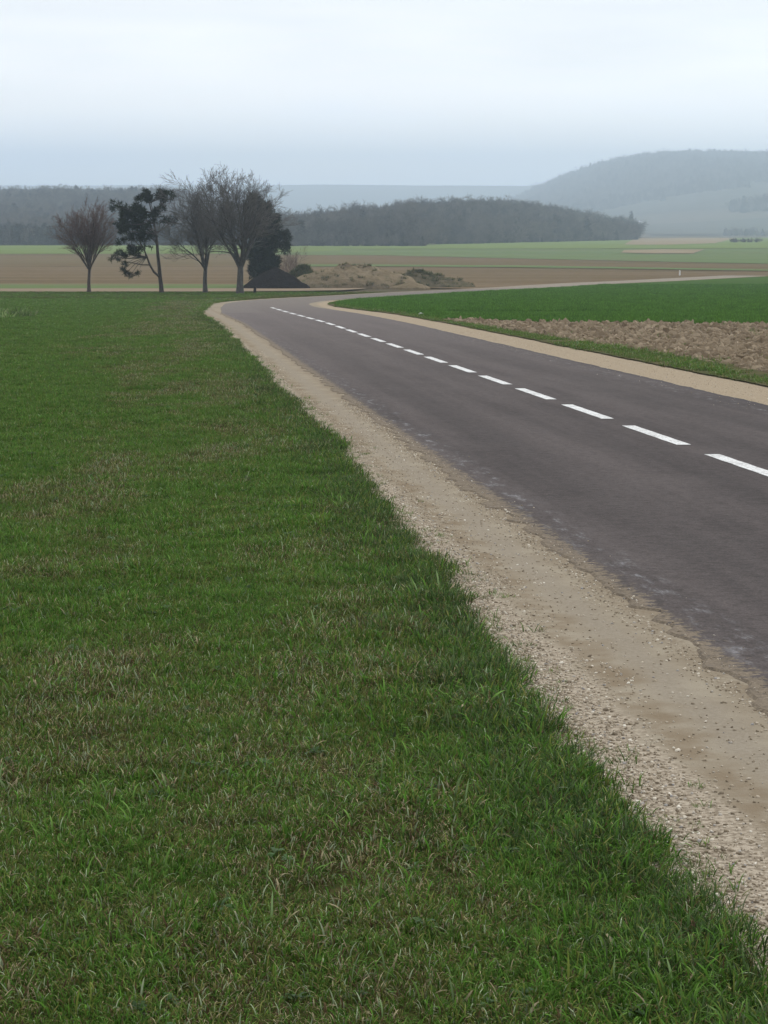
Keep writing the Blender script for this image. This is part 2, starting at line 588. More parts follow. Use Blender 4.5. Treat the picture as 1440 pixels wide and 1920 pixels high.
def mat_asphalt():
    t = NT("asphalt")
    uvn = t.n('ShaderNodeUVMap', uv_map='road')
    sep = t.n('ShaderNodeSeparateXYZ'); t.l(uvn.outputs[0], sep.inputs[0])
    lat, lon = sep.outputs[0], sep.outputs[1]
    mp = t.n('ShaderNodeMapping'); mp.inputs['Scale'].default_value = (1.9, 0.07, 1)
    t.l(uvn.outputs[0], mp.inputs[0])
    streak = t.noise(mp.outputs[0], 1.0, 4, 0.6)
    p = t.pos()
    blot = t.noise(p, 0.55, 5, 0.6)
    spot = t.noise(p, 13.0, 5, 0.75)
    fine = t.noise(p, 70.0, 3, 0.7)
    mid = t.noise(p, 7.0, 4, 0.6)
    base = t.mix(t.mapr(streak, 0.3, 0.7), (0.070, 0.059, 0.056), (0.122, 0.102, 0.096))
    base = t.mix(t.mapr(blot, 0.4, 0.75, 0, 0.5), base, (0.130, 0.110, 0.103))
    # dark, worn wheel lines
    for c, w, k in ((-1.75, 0.5, 0.35), (-0.55, 0.35, 0.2), (1.6, 0.5, 0.3)):
        d = t.math('ABSOLUTE', t.math('SUBTRACT', lat, c))
        base = t.mix(t.math('MULTIPLY', t.mapr(d, 0.0, w, k, 0.0), t.mapr(blot, 0.25, 0.6, 0.5, 1.0)), base, (0.055, 0.048, 0.046))
    # chalky scuffing near the broken edges
    mp2 = t.n('ShaderNodeMapping'); mp2.inputs['Scale'].default_value = (9, 2.0, 1)
    t.l(uvn.outputs[0], mp2.inputs[0])
    sc = t.mapr(t.noise(mp2.outputs[0], 1.0, 6, 0.7), 0.5, 0.72)
    for c, w, k in ((-2.50, 0.20, 0.8), (2.25, 0.28, 0.55)):
        d = t.math('ABSOLUTE', t.math('SUBTRACT', lat, c))
        base = t.mix(t.math('MULTIPLY', t.mapr(d, 0.0, w, k, 0.0), sc), base, (0.38, 0.375, 0.385))
    # tar-dark outer edge
    base = t.mix(t.math('MULTIPLY', t.mapr(lat, -2.62, -2.74, 0.0, 0.6), t.mapr(mid, 0.4, 0.6)), base, (0.055, 0.05, 0.05))
    base = t.mix(t.math('MULTIPLY', t.mapr(lat, 2.4, 2.58, 0.0, 0.7), t.mapr(mid, 0.3, 0.5)), base, (0.06, 0.056, 0.065))
    # paler resurfaced piece before the bend
    patch = t.math('MULTIPLY', t.mapr(lon, 97.5, 98.5), t.mapr(t.math('MULTIPLY_ADD', mid, 0.5, lat), -0.8, -0.6, 1.0, 0.0))
    patch = t.math('MULTIPLY', patch, t.mapr(lon, 126, 132, 1.0, 0.0))
    base = t.mix(t.math('MULTIPLY', patch, 0.7), base, (0.19, 0.172, 0.150))
    # paler farther on: brightening at grazing view painted into the colour, along with dust
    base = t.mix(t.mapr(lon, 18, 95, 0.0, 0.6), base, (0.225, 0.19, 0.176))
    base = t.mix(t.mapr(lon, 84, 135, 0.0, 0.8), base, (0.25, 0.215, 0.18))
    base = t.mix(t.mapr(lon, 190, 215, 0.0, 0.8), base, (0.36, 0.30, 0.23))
    # sand washed over the broken left edge
    sn = t.noise(p, 16.0, 5, 0.7)
    sand = t.math('MULTIPLY_ADD', t.mapr(lat, -2.45, -2.80), 0.42, sn)
    base = t.mix(t.mapr(sand, 0.68, 0.80, 0.0, 0.85), base, (0.27, 0.215, 0.15))
    # aggregate
    base = t.mix(t.mapr(spot, 0.36, 0.52, 0.4, 0.0), base, (0.035, 0.029, 0.027))
    base = t.mix(t.mapr(spot, 0.54, 0.70, 0.0, 0.4), base, (0.165, 0.142, 0.13))
    base = t.mix(t.mapr(fine, 0.35, 0.65, 0.5, 0.0), base, (0.03, 0.027, 0.026))
    base = t.mix(t.mapr(fine, 0.62, 0.8, 0.0, 0.6), base, (0.22, 0.205, 0.19))
    return t.bsdf(base, 0.9, fine, 0.5, 0.006, spec=0.04)


def mat_gravel():
    t = NT("gravel_track")
    uvn = t.n('ShaderNodeUVMap', uv_map='road')
    sep = t.n('ShaderNodeSeparateXYZ'); t.l(uvn.outputs[0], sep.inputs[0])
    lat, lon = sep.outputs[0], sep.outputs[1]
    p = t.pos()
    mid = t.noise(p, 2.2, 4, 0.6)
    fine = t.noise(p, 45.0, 4, 0.7)
    spk = t.noise(p, 130.0, 2, 0.7)
    lw = t.math('MULTIPLY_ADD', mid, 0.28, t.math('SUBTRACT', lat, 0.14))
    beige = t.mix(t.mapr(mid, 0.35, 0.68), (0.255, 0.21, 0.152), (0.325, 0.28, 0.212))
    grey = t.mix(t.mapr(fine, 0.35, 0.65), (0.25, 0.212, 0.16), (0.305, 0.262, 0.205))
    # compacted wheel line is greyer
    d = t.math('ABSOLUTE', t.math('SUBTRACT', lw, -3.05))
    base = t.mix(t.mapr(d, 0.02, 0.16, 0.85, 0.0), beige, grey)
    # earthy brown line between track and loose stone
    d = t.math('ABSOLUTE', t.math('SUBTRACT', lw, -3.27))
    base = t.mix(t.math('MULTIPLY', t.mapr(d, 0.02, 0.13, 0.65, 0.0), t.mapr(t.noise(p, 5.0, 5, 0.65), 0.36, 0.62)), base, (0.20, 0.150, 0.097))
    # loose pale stone by the grass
    stone = t.mix(t.mapr(fine, 0.38, 0.62), (0.22, 0.178, 0.13), (0.44, 0.375, 0.29))
    base = t.mix(t.mapr(lw, -3.42, -3.32, 1.0, 0.0), base, stone)
    # right shoulder
    stone_r = t.mix(t.mapr(fine, 0.38, 0.62), (0.26, 0.205, 0.14), (0.42, 0.345, 0.25))
    base = t.mix(t.mapr(lat, 2.3, 2.5), base, stone_r)
    # brown crumbs by the tar
    d = t.math('ABSOLUTE', t.math('SUBTRACT', lw, -2.77))
    base = t.mix(t.math('MULTIPLY', t.mapr(d, 0.02, 0.12, 0.75, 0.0), t.mapr(fine, 0.4, 0.6)), base, (0.21, 0.165, 0.115))
    base = t.mix(t.mapr(spk, 0.6, 0.8, 0.0, 0.35), base, (0.16, 0.125, 0.09))
    return t.bsdf(base, 0.95, fine, 0.7, 0.012, spec=0.0)


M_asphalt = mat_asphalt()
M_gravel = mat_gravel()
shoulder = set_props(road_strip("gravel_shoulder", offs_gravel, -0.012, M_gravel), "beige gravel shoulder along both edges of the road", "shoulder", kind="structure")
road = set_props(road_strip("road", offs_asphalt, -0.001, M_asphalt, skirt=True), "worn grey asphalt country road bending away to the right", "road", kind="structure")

# centre dashes, each a painted strip on the road
tm = NT("road_paint")
pn = tm.noise(tm.pos(), 35.0, 4, 0.7)
pn2 = tm.noise(tm.pos(), 3.0, 3, 0.6)
M_paint = tm.bsdf(tm.mix(tm.mapr(tm.math('MULTIPLY_ADD', pn2, 0.3, pn), 0.58, 0.78, 0.0, 0.8), (0.72, 0.715, 0.69), (0.26, 0.245, 0.23)), 0.7, pn, 0.3, 0.004)
PERIOD, STROKE = 4.33, 3.05
s_first = float(road_s(G(1300, 834.5)[1]))
sd = s_first - 2 * PERIOD
while sd < 111:
    ss = np.linspace(sd, sd + STROKE, 9)
    wobl = 0.004 * np.sin(ss * 7)
    V = []
    for i, s in enumerate(ss):
        for o_ in (-0.075, 0.075):
            x, Y = road_pt(s, o_ + wobl[i])
            V.append((float(x), float(Y), float(H(x, Y)) + 0.0035))
    f = [(2 * i, 2 * i + 1, 2 * i + 3, 2 * i + 2) for i in range(8)]
    obj("lane_dash", mesh_np("lane_dash", V, f, M_paint), road)
    sd += PERIOD

# ------------------------------------------------------------------ fields
# roadside meadow on the left (sheet with small relief)
ms = np.concatenate([np.arange(-8, 30, 0.25), np.arange(30, 70, 0.6), np.arange(70, 178, 1.5)])
cols = np.concatenate([[0, 0.12, 0.3], np.linspace(0.6, 6, 22), np.linspace(6.5, 60, 40)])
mx = np.empty((len(ms), len(cols))); my = np.empty_like(mx)


def grass_edge(s):
    """lateral position of the grass edge left of the road"""
    w = width_f(s)
    return (L_GRAV + 0.20 * sstep((np.asarray(s) - 9) / 14) + 0.20 * n1(s, 0.35, 11) + 0.16 * n1(s, 1.6, 12)) * w


ge = grass_edge(ms)
exl, eyl = road_pt(ms, ge)
for j, c in enumerate(cols):
    mx[:, j] = exl - c
    my[:, j] = eyl


def micro(x, Y):
    return 0.045 * fnoise(x * 1.1, Y * 1.1, 21) + 0.03 * vnoise(x * 3.3, Y * 3.3, 22)


mz = H(mx, my) + micro(mx, my) - 0.012
mz[:, 0] -= 0.02
meadow = obj("meadow", mesh_np("meadow", np.stack([mx, my, mz], -1).reshape(-1, 3), grid_faces(len(ms), len(cols))[:, ::-1], M_meadow, True))
set_props(meadow, "grassy roadside meadow ground on the left", "meadow", kind="structure")

# right verge
def verge_r(s):
    w = width_f(s)
    a = (R_GRAV + 0.15 * n1(s, 0.5, 14) + 0.1 * n1(s, 2.1, 15)) * w
    b = a + (1.25 - 0.7 * sstep((s - 42) / 40)) + 0.5 * n1(s, 0.2, 16)
    f = np.linspace(0, 1, 6)
    return a[:, None] * (1 - f) + b[:, None] * f


verge = set_props(road_strip("grass_verge", verge_r, 0.012, M_verge), "narrow grassy strip between the right shoulder and the fields", "verge", kind="structure")

# ploughed wedge, young wheat
pl_near = [road_pt(float(road_s(Y)), 4.35) for Y in (20, 30, 40, 50, 60, 70, 80, 86)]
pl_near = [(float(a), float(b)) for a, b in pl_near]
pl_far = [(40, 73.5), (24, 75), (12, 76.5), (4, 80), (float(pl_near[-1][0]) + 0.1, 86.4)][::-1]
plough = field("ploughed_field", pl_near, [(40, 20), (40, 40), (40, 60), (40, 75.5)], M_clod, -0.03, "bare ploughed strip of clods beside the road", 120, 120, rough=0.0)
wh_near = [(float(road_pt(s, 4.7 * (1 - 0.3 * (s > 110)))[0]), float(road_pt(s, 4.7 * (1 - 0.3 * (s > 110)))[1])) for s in np.arange(76, S_END - 1, 6.0)]
wheat = field("wheat_field", wh_near, [(110, 70), (110, 120), (110, 180), (110, 240), (110, 300)], M_green, -0.012,
              "bright green young wheat field inside the bend", 90, 90)
# wheat starts behind a straight furrow: hide its near corner under the ploughed strip
vw = wheat.data.vertices
co = np.empty(len(vw) * 3); vw.foreach_get("co", co); co = co.reshape(-1, 3)


def furrow_y(x):
    return 76.4 - 0.045 * (x - 10) + 8.5 * np.exp(-np.maximum(x - 1.5, 0) / 4.0) + 0.4 * np.sin(x * 0.9) + 0.3 * np.sin(x * 2.3 + 1)


fy = furrow_y(co[:, 0])
low = co[:, 1] < fy
co[low, 1] = fy[low]
co[:, 2] = H(co[:, 0], co[:, 1]) + 0.012
vw.foreach_set("co", co.ravel())
wheat.data.update()

field("dirt_track", GL((-250, 547.3), (200, 547.3), (440, 547.0), (560, 546), (640, 545)), GL((-250, 541.8), (200, 541.2), (430, 541), (560, 541), (690, 540.5)),
      M_track, 0.03, "pale dirt track running left behind the trees", 60, 8, edge=0.8)
field("green_strip", GL((-250, 541.8), (200, 541.2), (450, 541.5), (620, 541)), GL((-250, 531.5), (200, 532), (450, 533), (620, 535)), M_olive_far, 0.0,
      "thin green strip behind the dirt track", 60, 8, edge=1.0)
field("stubble_field", GL((-250, 532), (400, 533), (700, 537), (880, 541), (1100, 530.5), (1300, 521), (1700, 516)),
      GL((-250, 500), (600, 500), (900, 501), (1440, 509.5), (1800, 510)), M_brown, -0.02, "brown bare field behind the trees", 90, 40, edge=1.2)
field("ploughed_band", GL((-250, 500), (600, 500), (900, 501), (1440, 509.5), (1800, 510)), GL((-250, 476), (400, 476), (720, 478), (1440, 495), (1800, 500)), M_brown2, 0.0,
      "greyish brown field band in the middle distance", 90, 40, edge=4)
field("grass_baulk", GL((560, 500.5), (700, 500.0), (1000, 502), (1440, 508.5), (1800, 510)), GL((560, 496), (700, 496.5), (1000, 498.5), (1440, 506), (1800, 508)), M_olive_far, 0.06,
      "thin green baulk between two brown fields", 80, 6, edge=1.5)
field("olive_field", GL((500, 478), (720, 479), (1440, 495), (1900, 500)), GL((500, 467), (720, 467), (1100, 467), (1440, 466.5), (1900, 466)), M_olive_far, 0.05,
      "dull olive green field below the wood", 80, 20, edge=2)
field("pasture", GL((-300, 476.5), (150, 476.5), (500, 476), (640, 470)), GL((-300, 461), (150, 460.5), (500, 461), (640, 461)), M_green_far, 0.08,
      "light green pasture in front of the left wood", 60, 16, edge=2)
field("far_pasture", GL((560, 467.5), (900, 467.5), (1440, 467), (2000, 466)), GL((560, 459), (900, 453.5), (1440, 446), (2000, 446)), M_green_far, 0.15,
      "pale green pasture at the foot of the knoll wood", 70, 30, edge=8)
field("bare_patch", GL((1165, 475), (1210, 476.5), (1300, 476.5)), GL((1170, 470), (1240, 468.5), (1320, 469)), M_pink_far, 0.17, "pale bare patch in the far pasture", 30, 8, edge=4)
field("bare_field", GL((1170, 459.5), (1250, 460), (1340, 457)), GL((1190, 448.5), (1290, 446.8), (1380, 447)), M_pink_far, 0.2, "pinkish bare field beyond the knoll wood", 30, 10, edge=8)


def far_field(name, quad, mat, label, n=24, lift=0.8):
    """quad: four (x, Y) corners, near-left, near-right, far-right, far-left"""
    return field(name, [quad[0], quad[1]], [quad[3], quad[2]], mat, lift, label, n, n)


far_field("hill_meadow", [(200, 1850), (430, 1850), (560, 2350), (230, 2300)], M_hill, "grey green meadow on the lower slope of the hill")
far_field("hill_stubble", [(215, 2650), (380, 2500), (470, 3050), (260, 3100)], M_hill, "pale field on the hillside below the tree line")
far_field("hill_pasture", [(150, 2150), (215, 2120), (250, 2500), (170, 2550)], M_hill, "small pale field at the left foot of the hill")

M_ridge = mat_soil("far_forest", (0.045, 0.055, 0.05), (0.075, 0.085, 0.07), None, scale=0.004, stretch=(0.5, 1, 1), fine=0.02, bump=0.1)
field("far_ridge", [(-1900, 4500), (1900, 4500)], [(-2400, 7200), (2400, 7200)], M_ridge, 6.0, "dark wooded ridge fading into the haze at the horizon", 60, 20)

# ------------------------------------------------------------------ tree building
class Tubes:
    def __init__(self):
        self.v = []; self.f = []; self.n = 0

    def tube(self, pts, rad, sides):
        pts = np.asarray(pts, float); rad = np.asarray(rad, float)
        k = len(pts)
        tg = np.gradient(pts, axis=0)
        tg /= np.linalg.norm(tg, axis=1)[:, None] + 1e-9
        ref = np.where(np.abs(tg[:, 2:3]) > 0.9, np.array([[1.0, 0, 0]]), np.array([[0, 0, 1.0]]))
        a = np.cross(tg, ref); a /= np.linalg.norm(a, axis=1)[:, None] + 1e-9
        b = np.cross(tg, a)
        th = np.arange(sides) * 2 * math.pi / sides
        ring = a[:, None] * np.cos(th)[None, :, None] + b[:, None] * np.sin(th)[None, :, None]
        V = pts[:, None] + ring * rad[:, None, None]
        self.v.append(V.reshape(-1, 3))
        i = np.arange(k - 1)[:, None] * sides + np.arange(sides)[None]
        j = np.arange(k - 1)[:, None] * sides + (np.arange(sides)[None] + 1) % sides
        self.f.append((np.stack([i, j, j + sides, i + sides], -1).reshape(-1, 4) + self.n))
        self.n += k * sides

    def mesh(self, name, mat, smooth=True):
        return mesh_np(name, np.concatenate(self.v), np.concatenate(self.f), mat, smooth)


def rot_about(d, axis, ang_):
    axis = axis / (np.linalg.norm(axis) + 1e-9)
    c, s = math.cos(ang_), math.sin(ang_)
    return d * c + np.cross(axis, d) * s + axis * np.dot(axis, d) * (1 - c)


def perp(d, rng):
    r = rng.normal(size=3)
    r -= d * np.dot(r, d)
    return r / (np.linalg.norm(r) + 1e-9)


def grow(p, d, L, r, lvl, maxl, spec, rng, store, up):
    nseg = spec['seg'][lvl]
    pts = [p]; rad = [r]
    q = np.array(p, float); dd = np.array(d, float)
    for i in range(nseg):
        dd = dd + rng.normal(size=3) * spec['wob'][lvl] + np.array([0, 0, up * spec['trop'][lvl]])
        dd /= np.linalg.norm(dd)
        q = q + dd * L / nseg
        pts.append(q.copy())
        t = (i + 1) / nseg
        rad.append(max(spec['rmin'], r * (1 - t * spec['taper'][lvl])))
    store.append((lvl, np.array(pts), np.array(rad)))
    if lvl >= maxl:
        return
    n = spec['n'][lvl]
    pts = np.array(pts); rad = np.array(rad)
    for k in range(n):
        t = spec['start'][lvl] + (1 - spec['start'][lvl]) * (k + rng.random()) / n
        t = min(t, 0.999)
        fi = t * nseg; i = int(fi); fr = fi - i
        pos = pts[i] * (1 - fr) + pts[i + 1] * fr
        rr = rad[i] * (1 - fr) + rad[i + 1] * fr
        dl = pts[i + 1] - pts[i]; dl /= np.linalg.norm(dl)
        a = rng.uniform(*spec['ang'][lvl])
        nd = rot_about(dl, perp(dl, rng), a)
        if nd[2] < -0.2 and rng.random() < 0.8: nd[2] *= -0.3
        nd /= np.linalg.norm(nd)
        ll = L * rng.uniform(*spec['len'][lvl]) * (1 - 0.35 * (t - spec['start'][lvl]))
        grow(pos, nd, ll, max(spec['rmin'], rr * spec['rr'][lvl]), lvl + 1, maxl, spec, rng, store, up)


def bare_tree(name, loc, height, trunk_h, trunk_r, spec, seed, mats, label, group, limbs, spread, lean=(0, 0)):
    rng = np.random.default_rng(seed)
    root = empty(name, loc)
    trunk = Tubes(); crown = Tubes()
    # trunk with flared foot
    tp = []; tr = []
    top = np.array([lean[0], lean[1], trunk_h])
    for t in np.linspace(0, 1, 9):
        w = np.array([0.05 * math.sin(3 * t + seed), 0.05 * math.cos(2.3 * t + seed), 0])
        tp.append(top * t + w * t - np.array([0, 0, 0.15 if t == 0 else 0]))
        tr.append(trunk_r * (1.0 - 0.22 * t + 0.45 * math.exp(-t * 9)))
    trunk.tube(tp, tr, 10)
    top = np.array(tp[-1])
    store = []
    for i in range(limbs):
        az = 2 * math.pi * (i + rng.uniform(-0.3, 0.3)) / limbs
        tilt = rng.uniform(*spread)
        if i == 0: tilt = 0.06
        d = np.array([math.sin(tilt) * math.cos(az), math.sin(tilt) * math.sin(az), math.cos(tilt)])
        L = (height - trunk_h) * rng.uniform(0.74, 0.9) * (1.0 if i == 0 else rng.uniform(*spec['limb']))
        base = top - np.array([0, 0, rng.uniform(0.0, 0.35) * (0 if i == 0 else 1)])
        grow(base, d, L, trunk_r * (0.62 if i == 0 else rng.uniform(0.34, 0.5)), 0, spec['max'], spec, rng, store, 1.0)
    br = Tubes(); tw = Tubes()
    for lvl, p, r in store:
        if lvl == 0:
            trunk.tube(p, r, 7)
        elif lvl <= 1:
            br.tube(p, r, 4)
        else:
            tw.tube(p, r, 3)
    obj("trunk", trunk.mesh("trunk", mats[0]), root)
    cr = obj("crown", br.mesh("crown", mats[1]), root)
    obj("twigs", tw.mesh("twigs", mats[2]), cr)
    set_props(root, label, "tree", group)
    return root


SPEC = dict(seg=[7, 5, 4, 3], wob=[0.10, 0.15, 0.17, 0.16], trop=[0.035, 0.04, 0.03, 0.02], taper=[0.86, 0.85, 0.8, 0.7], n=[11, 9, 6, 4],
            start=[0.18, 0.2, 0.2, 0.2], ang=[(0.35, 0.8), (0.35, 0.8), (0.3, 0.8), (0.3, 0.7)], len=[(0.38, 0.62), (0.38, 0.6), (0.4, 0.65), (0.4, 0.6)],
            rr=[0.52, 0.55, 0.6, 0.6], rmin=0.007, max=3, limb=(0.72, 0.97))
SPEC_B = dict(SPEC, limb=(0.88, 1.06), trop=[-0.012, 0.02, 0.03, 0.02])
SPEC_VASE = dict(SPEC, limb=(0.9, 1.08), n=[9, 7, 5, 3], trop=[0.0, 0.02, 0.02, 0.02], ang=[(0.25, 0.6), (0.25, 0.6), (0.3, 0.7), (0.3, 0.6)], wob=[0.05, 0.08, 0.1, 0.12])


def base_at(u, v):
    x, Y = G(u, v)
    return (float(x), float(Y), float(H(x, Y)))


GRP = "trees in a row by the bend"
bare_tree("bare_tree", base_at(167, 548.5), 5.9, 1.75, 0.125, SPEC_VASE, 11, (M_bark_brown, M_bark_brown, M_twig_red),
          "small vase shaped bare tree with reddish twigs, leftmost of the row", GRP, 16, (0.12, 0.82))
bare_tree("bare_tree", base_at(385, 550), 7.0, 1.7, 0.16, SPEC_B, 29, (M_bark, M_bark, M_twig),
          "dark trunked bare tree between the pine and the tallest tree", GRP, 9, (0.18, 0.58))
bare_tree("bare_tree", base_at(450, 551), 8.1, 1.9, 0.24, SPEC_B, 37, (M_bark, M_bark, M_twig),
          "tallest bare tree with thick grey trunk nearest the road", GRP, 10, (0.18, 0.7))


def sprays(rng, centres, radii, count, ln, wd, cols, squash=0.75, upb=0.3):
    """many narrow needle-spray faces round each centre"""
    V = []; C = []
    for c, r in zip(centres, radii):
        n = int(count * (r / 0.4) ** 2)
        dirs = rng.normal(size=(n, 3)); dirs /= np.linalg.norm(dirs, axis=1)[:, None]
        rad = r * rng.random(n) ** 0.45
        p = c + dirs * rad[:, None] * np.array([1, 1, squash])
        od = dirs + rng.normal(size=(n, 3)) * 0.5 + np.array([0, 0, upb])
        od /= np.linalg.norm(od, axis=1)[:, None]
        sd_ = np.cross(od, rng.normal(size=(n, 3))); sd_ /= np.linalg.norm(sd_, axis=1)[:, None] + 1e-9
        l = ln * rng.uniform(0.6, 1.3, n)[:, None]; w = wd * rng.uniform(0.6, 1.3, n)[:, None]
        quad = np.stack([p - sd_ * w * 0.5, p + sd_ * w * 0.5, p + od * l + sd_ * w * 0.25, p + od * l - sd_ * w * 0.25], 1)
        V.append(quad.reshape(-1, 3))
        cc = np.array(cols)[rng.integers(0, len(cols), n)] * rng.uniform(0.7, 1.3, n)[:, None]
        C.append(np.repeat(cc, 4, 0))
    V = np.concatenate(V); C = np.concatenate(C)
    return V, np.arange(len(V)).reshape(-1, 4), C


# ---- pine
pb = base_at(302, 549.5)
pine = empty("pine_tree", pb)
PXM = FPX / pb[1]


def loc_of(u, v, u0, v0, pxm, dy=0.0):
    return np.array([(u - u0) / pxm, dy, (v0 - v) / pxm])


rng = np.random.default_rng(5)
tk = Tubes()
trunk_uv = [(303, 552, 8.5), (302, 535, 7), (300, 518, 6.4), (299, 500, 5.8), (297, 480, 5.2), (296, 460, 4.6), (294, 440, 4.0), (290, 420, 3.4), (286, 400, 2.6), (282, 382, 1.6), (279, 368, 0.9)]
tpts = np.array([loc_of(u, v, 302, 549.5, PXM, 0.08 * math.sin(v * 0.05)) for u, v, w in trunk_uv])
tk.tube(tpts, [w / PXM / 2 * 1.15 for *_, w in trunk_uv], 9)
fork = np.array([loc_of(u, v, 302, 549.5, PXM, -0.35 * (520 - v) / 60) for u, v in ((299, 519), (289, 510), (282, 497), (277, 482), (271, 465), (262, 450))])
tk.tube(fork, np.array([4.5, 4.2, 3.8, 3.2, 2.4, 1.4]) / PXM / 2, 7)
clumps = [(277, 366, 9), (264, 372, 8), (305, 366, 8), (317, 363, 7), (312, 378, 8), (284, 381, 11), (295, 394, 10), (274, 394, 11), (257, 401, 11), (240, 397, 9),
          (225, 388, 8), (230, 402, 9), (246, 415, 12), (226, 420, 9), (236, 432, 11), (264, 417, 13), (284, 414, 11), (329, 411, 6), (316, 415, 7), (303, 412, 8),
          (247, 446, 12), (229, 454, 9), (264, 445, 11), (239, 467, 10), (229, 478, 8), (257, 474, 9), (272, 461, 7), (250, 430, 12), (275, 432, 9), (284, 440, 7),
          (211, 484, 5), (219, 489, 5), (258, 390, 8), (268, 405, 10), (320, 372, 6)]
cen = []; rads = []
for u, v, r in clumps:
    dy = rng.uniform(-1.1, 1.1)
    c = loc_of(u, v, 302, 549.5, PXM, dy)
    k = rng.integers(5, 9)
    for _ in range(k):
        cen.append(c + rng.normal(size=3) * r / PXM * np.array([0.75, 0.7, 0.5])); rads.append(r / PXM * rng.uniform(0.22, 0.52))
    # branch from trunk or fork
    src = fork if (u < 275 and v > 440) else tpts
    cand = src[src[:, 2] < c[2] + 0.1]
    if len(cand) == 0: cand = src[:1]
    s = cand[np.argmin(np.linalg.norm(cand - (c - np.array([0, 0, 0.7])), axis=1))]
    mid = (s + c) / 2 + np.array([0, 0, -0.1]) + rng.normal(size=3) * 0.06
    tk.tube([s, (s + mid) / 2 + rng.normal(size=3) * 0.03, mid, (mid + c) / 2, c], np.array([2.2, 1.9, 1.6, 1.2, 0.6]) / PXM / 2 * 1.2, 5)
low = [(239, 512, 5), (247, 516, 4), (260, 513, 4), (232, 506, 4), (236, 496, 4)]
for u, v, r in low:
    c = loc_of(u, v, 302, 549.5, PXM, -0.5)
    cen.append(c); rads.append(r / PXM)
    s = fork[3]
    tk.tube([s, s * 0.4 + c * 0.6 + np.array([0, 0, 0.15]), c], np.array([1.3, 1.0, 0.6]) / PXM / 2, 4)
V, F, C = sprays(rng, cen, rads, 560, 0.22, 0.04, [(0.018, 0.025, 0.012), (0.026, 0.034, 0.015), (0.013, 0.017, 0.010)])
obj("trunk", tk.mesh("trunk", M_pinebark), pine)
obj("crown", mesh_np("crown", V, F, M_needle, False, C), pine)
set_props(pine, "leaning dark pine with lopsided crown and low fork, second in the row", "tree", GRP)

# ---- dark dense conifer beyond the heap
cb = base_at(500, 537.5)
con = empty("conifer_tree", cb)
pm = FPX / cb[1]
rng = np.random.default_rng(8)
tk = Tubes()
tk.tube([(0, 0, -0.1), (-0.1, 0, 2), (-0.3, 0, 4), (-0.6, 0, 6), (-0.85, 0, 7.2)], [0.22, 0.19, 0.15, 0.09, 0.03], 8)
prof = [(377, 466, 492), (388, 461, 508), (400, 458, 515), (415, 459, 524), (430, 462, 534), (445, 464, 543), (460, 466, 545), (475, 465, 541), (490, 465, 535), (505, 467, 528), (516, 470, 522)]
cen = []; rads = []
for v, ul, ur in prof:
    nn = int((ur - ul) / 3.2)
    for k in range(nn):
        u = rng.uniform(ul + 4, ur - 4)
        r_ = rng.uniform(5, 8.5) / pm
        half = (ur - ul) / 2 / pm
        cx_ = ((ul + ur) / 2 - 500) / pm
        dx = (u - 500) / pm
        dmax = math.sqrt(max(0.02, 1 - min(0.98, ((dx - cx_) / half) ** 2))) * half * 1.1
        cen.append(np.array([dx, rng.uniform(-dmax, dmax), (540.5 - v + rng.uniform(-6, 6)) / pm])); rads.append(r_)
for c in cen[::3]:
    h = max(0.4, c[2] - 0.6)
    b_ = np.array([-0.12 * h, 0, h])
    tk.tube([b_, (b_ + c) / 2 + np.array([0, 0, 0.05]), c], [0.05, 0.035, 0.015], 4)
V, F, C = sprays(rng, cen, rads, 210, 0.24, 0.06, [(0.016, 0.023, 0.011), (0.024, 0.032, 0.015), (0.011, 0.014, 0.009)], squash=0.9, upb=0.1)
obj("trunk", tk.mesh("trunk", M_pinebark), con)
obj("crown", mesh_np("crown", V, F, M_needle, False, C), con)
set_props(con, "dense dark evergreen conifer rising behind the black heap", "tree")

# ---- brownish bare shrub at the conifer's foot
SPEC_SH = dict(SPEC, n=[7, 6, 4, 2], max=2, seg=[5, 4, 3, 3])


def shrub(name, loc, hgt, seed, mat, label, group=None, stems=9, spread=(0.1, 0.9), rr=0.03):
    rng = np.random.default_rng(seed)
    root = empty(name, loc)
    st = []
    for i in range(stems):
        az = rng.uniform(0, 2 * math.pi); tilt = rng.uniform(*spread)
        d = np.array([math.sin(tilt) * math.cos(az), math.sin(tilt) * math.sin(az), math.cos(tilt)])
        grow(np.array([math.cos(az) * 0.1, math.sin(az) * 0.1, -0.05]), d, hgt * rng.uniform(0.7, 1.0), rr, 0, 2, SPEC_SH, rng, st, 1.0)
    a = Tubes(); b = Tubes()
    for l, p, r in st:
        (a if l == 0 else b).tube(p, r, 4 if l == 0 else 3)
    obj("stems", a.mesh("stems", mat), root)
    obj("twigs", b.mesh("twigs", mat), root)
    return set_props(root, label, "shrub", group)


shrub("bare_shrub", base_at(548, 533), 3.1, 3, M_twig_red, "pinkish bare shrub right of the dark conifer", stems=14, spread=(0.1, 0.7))


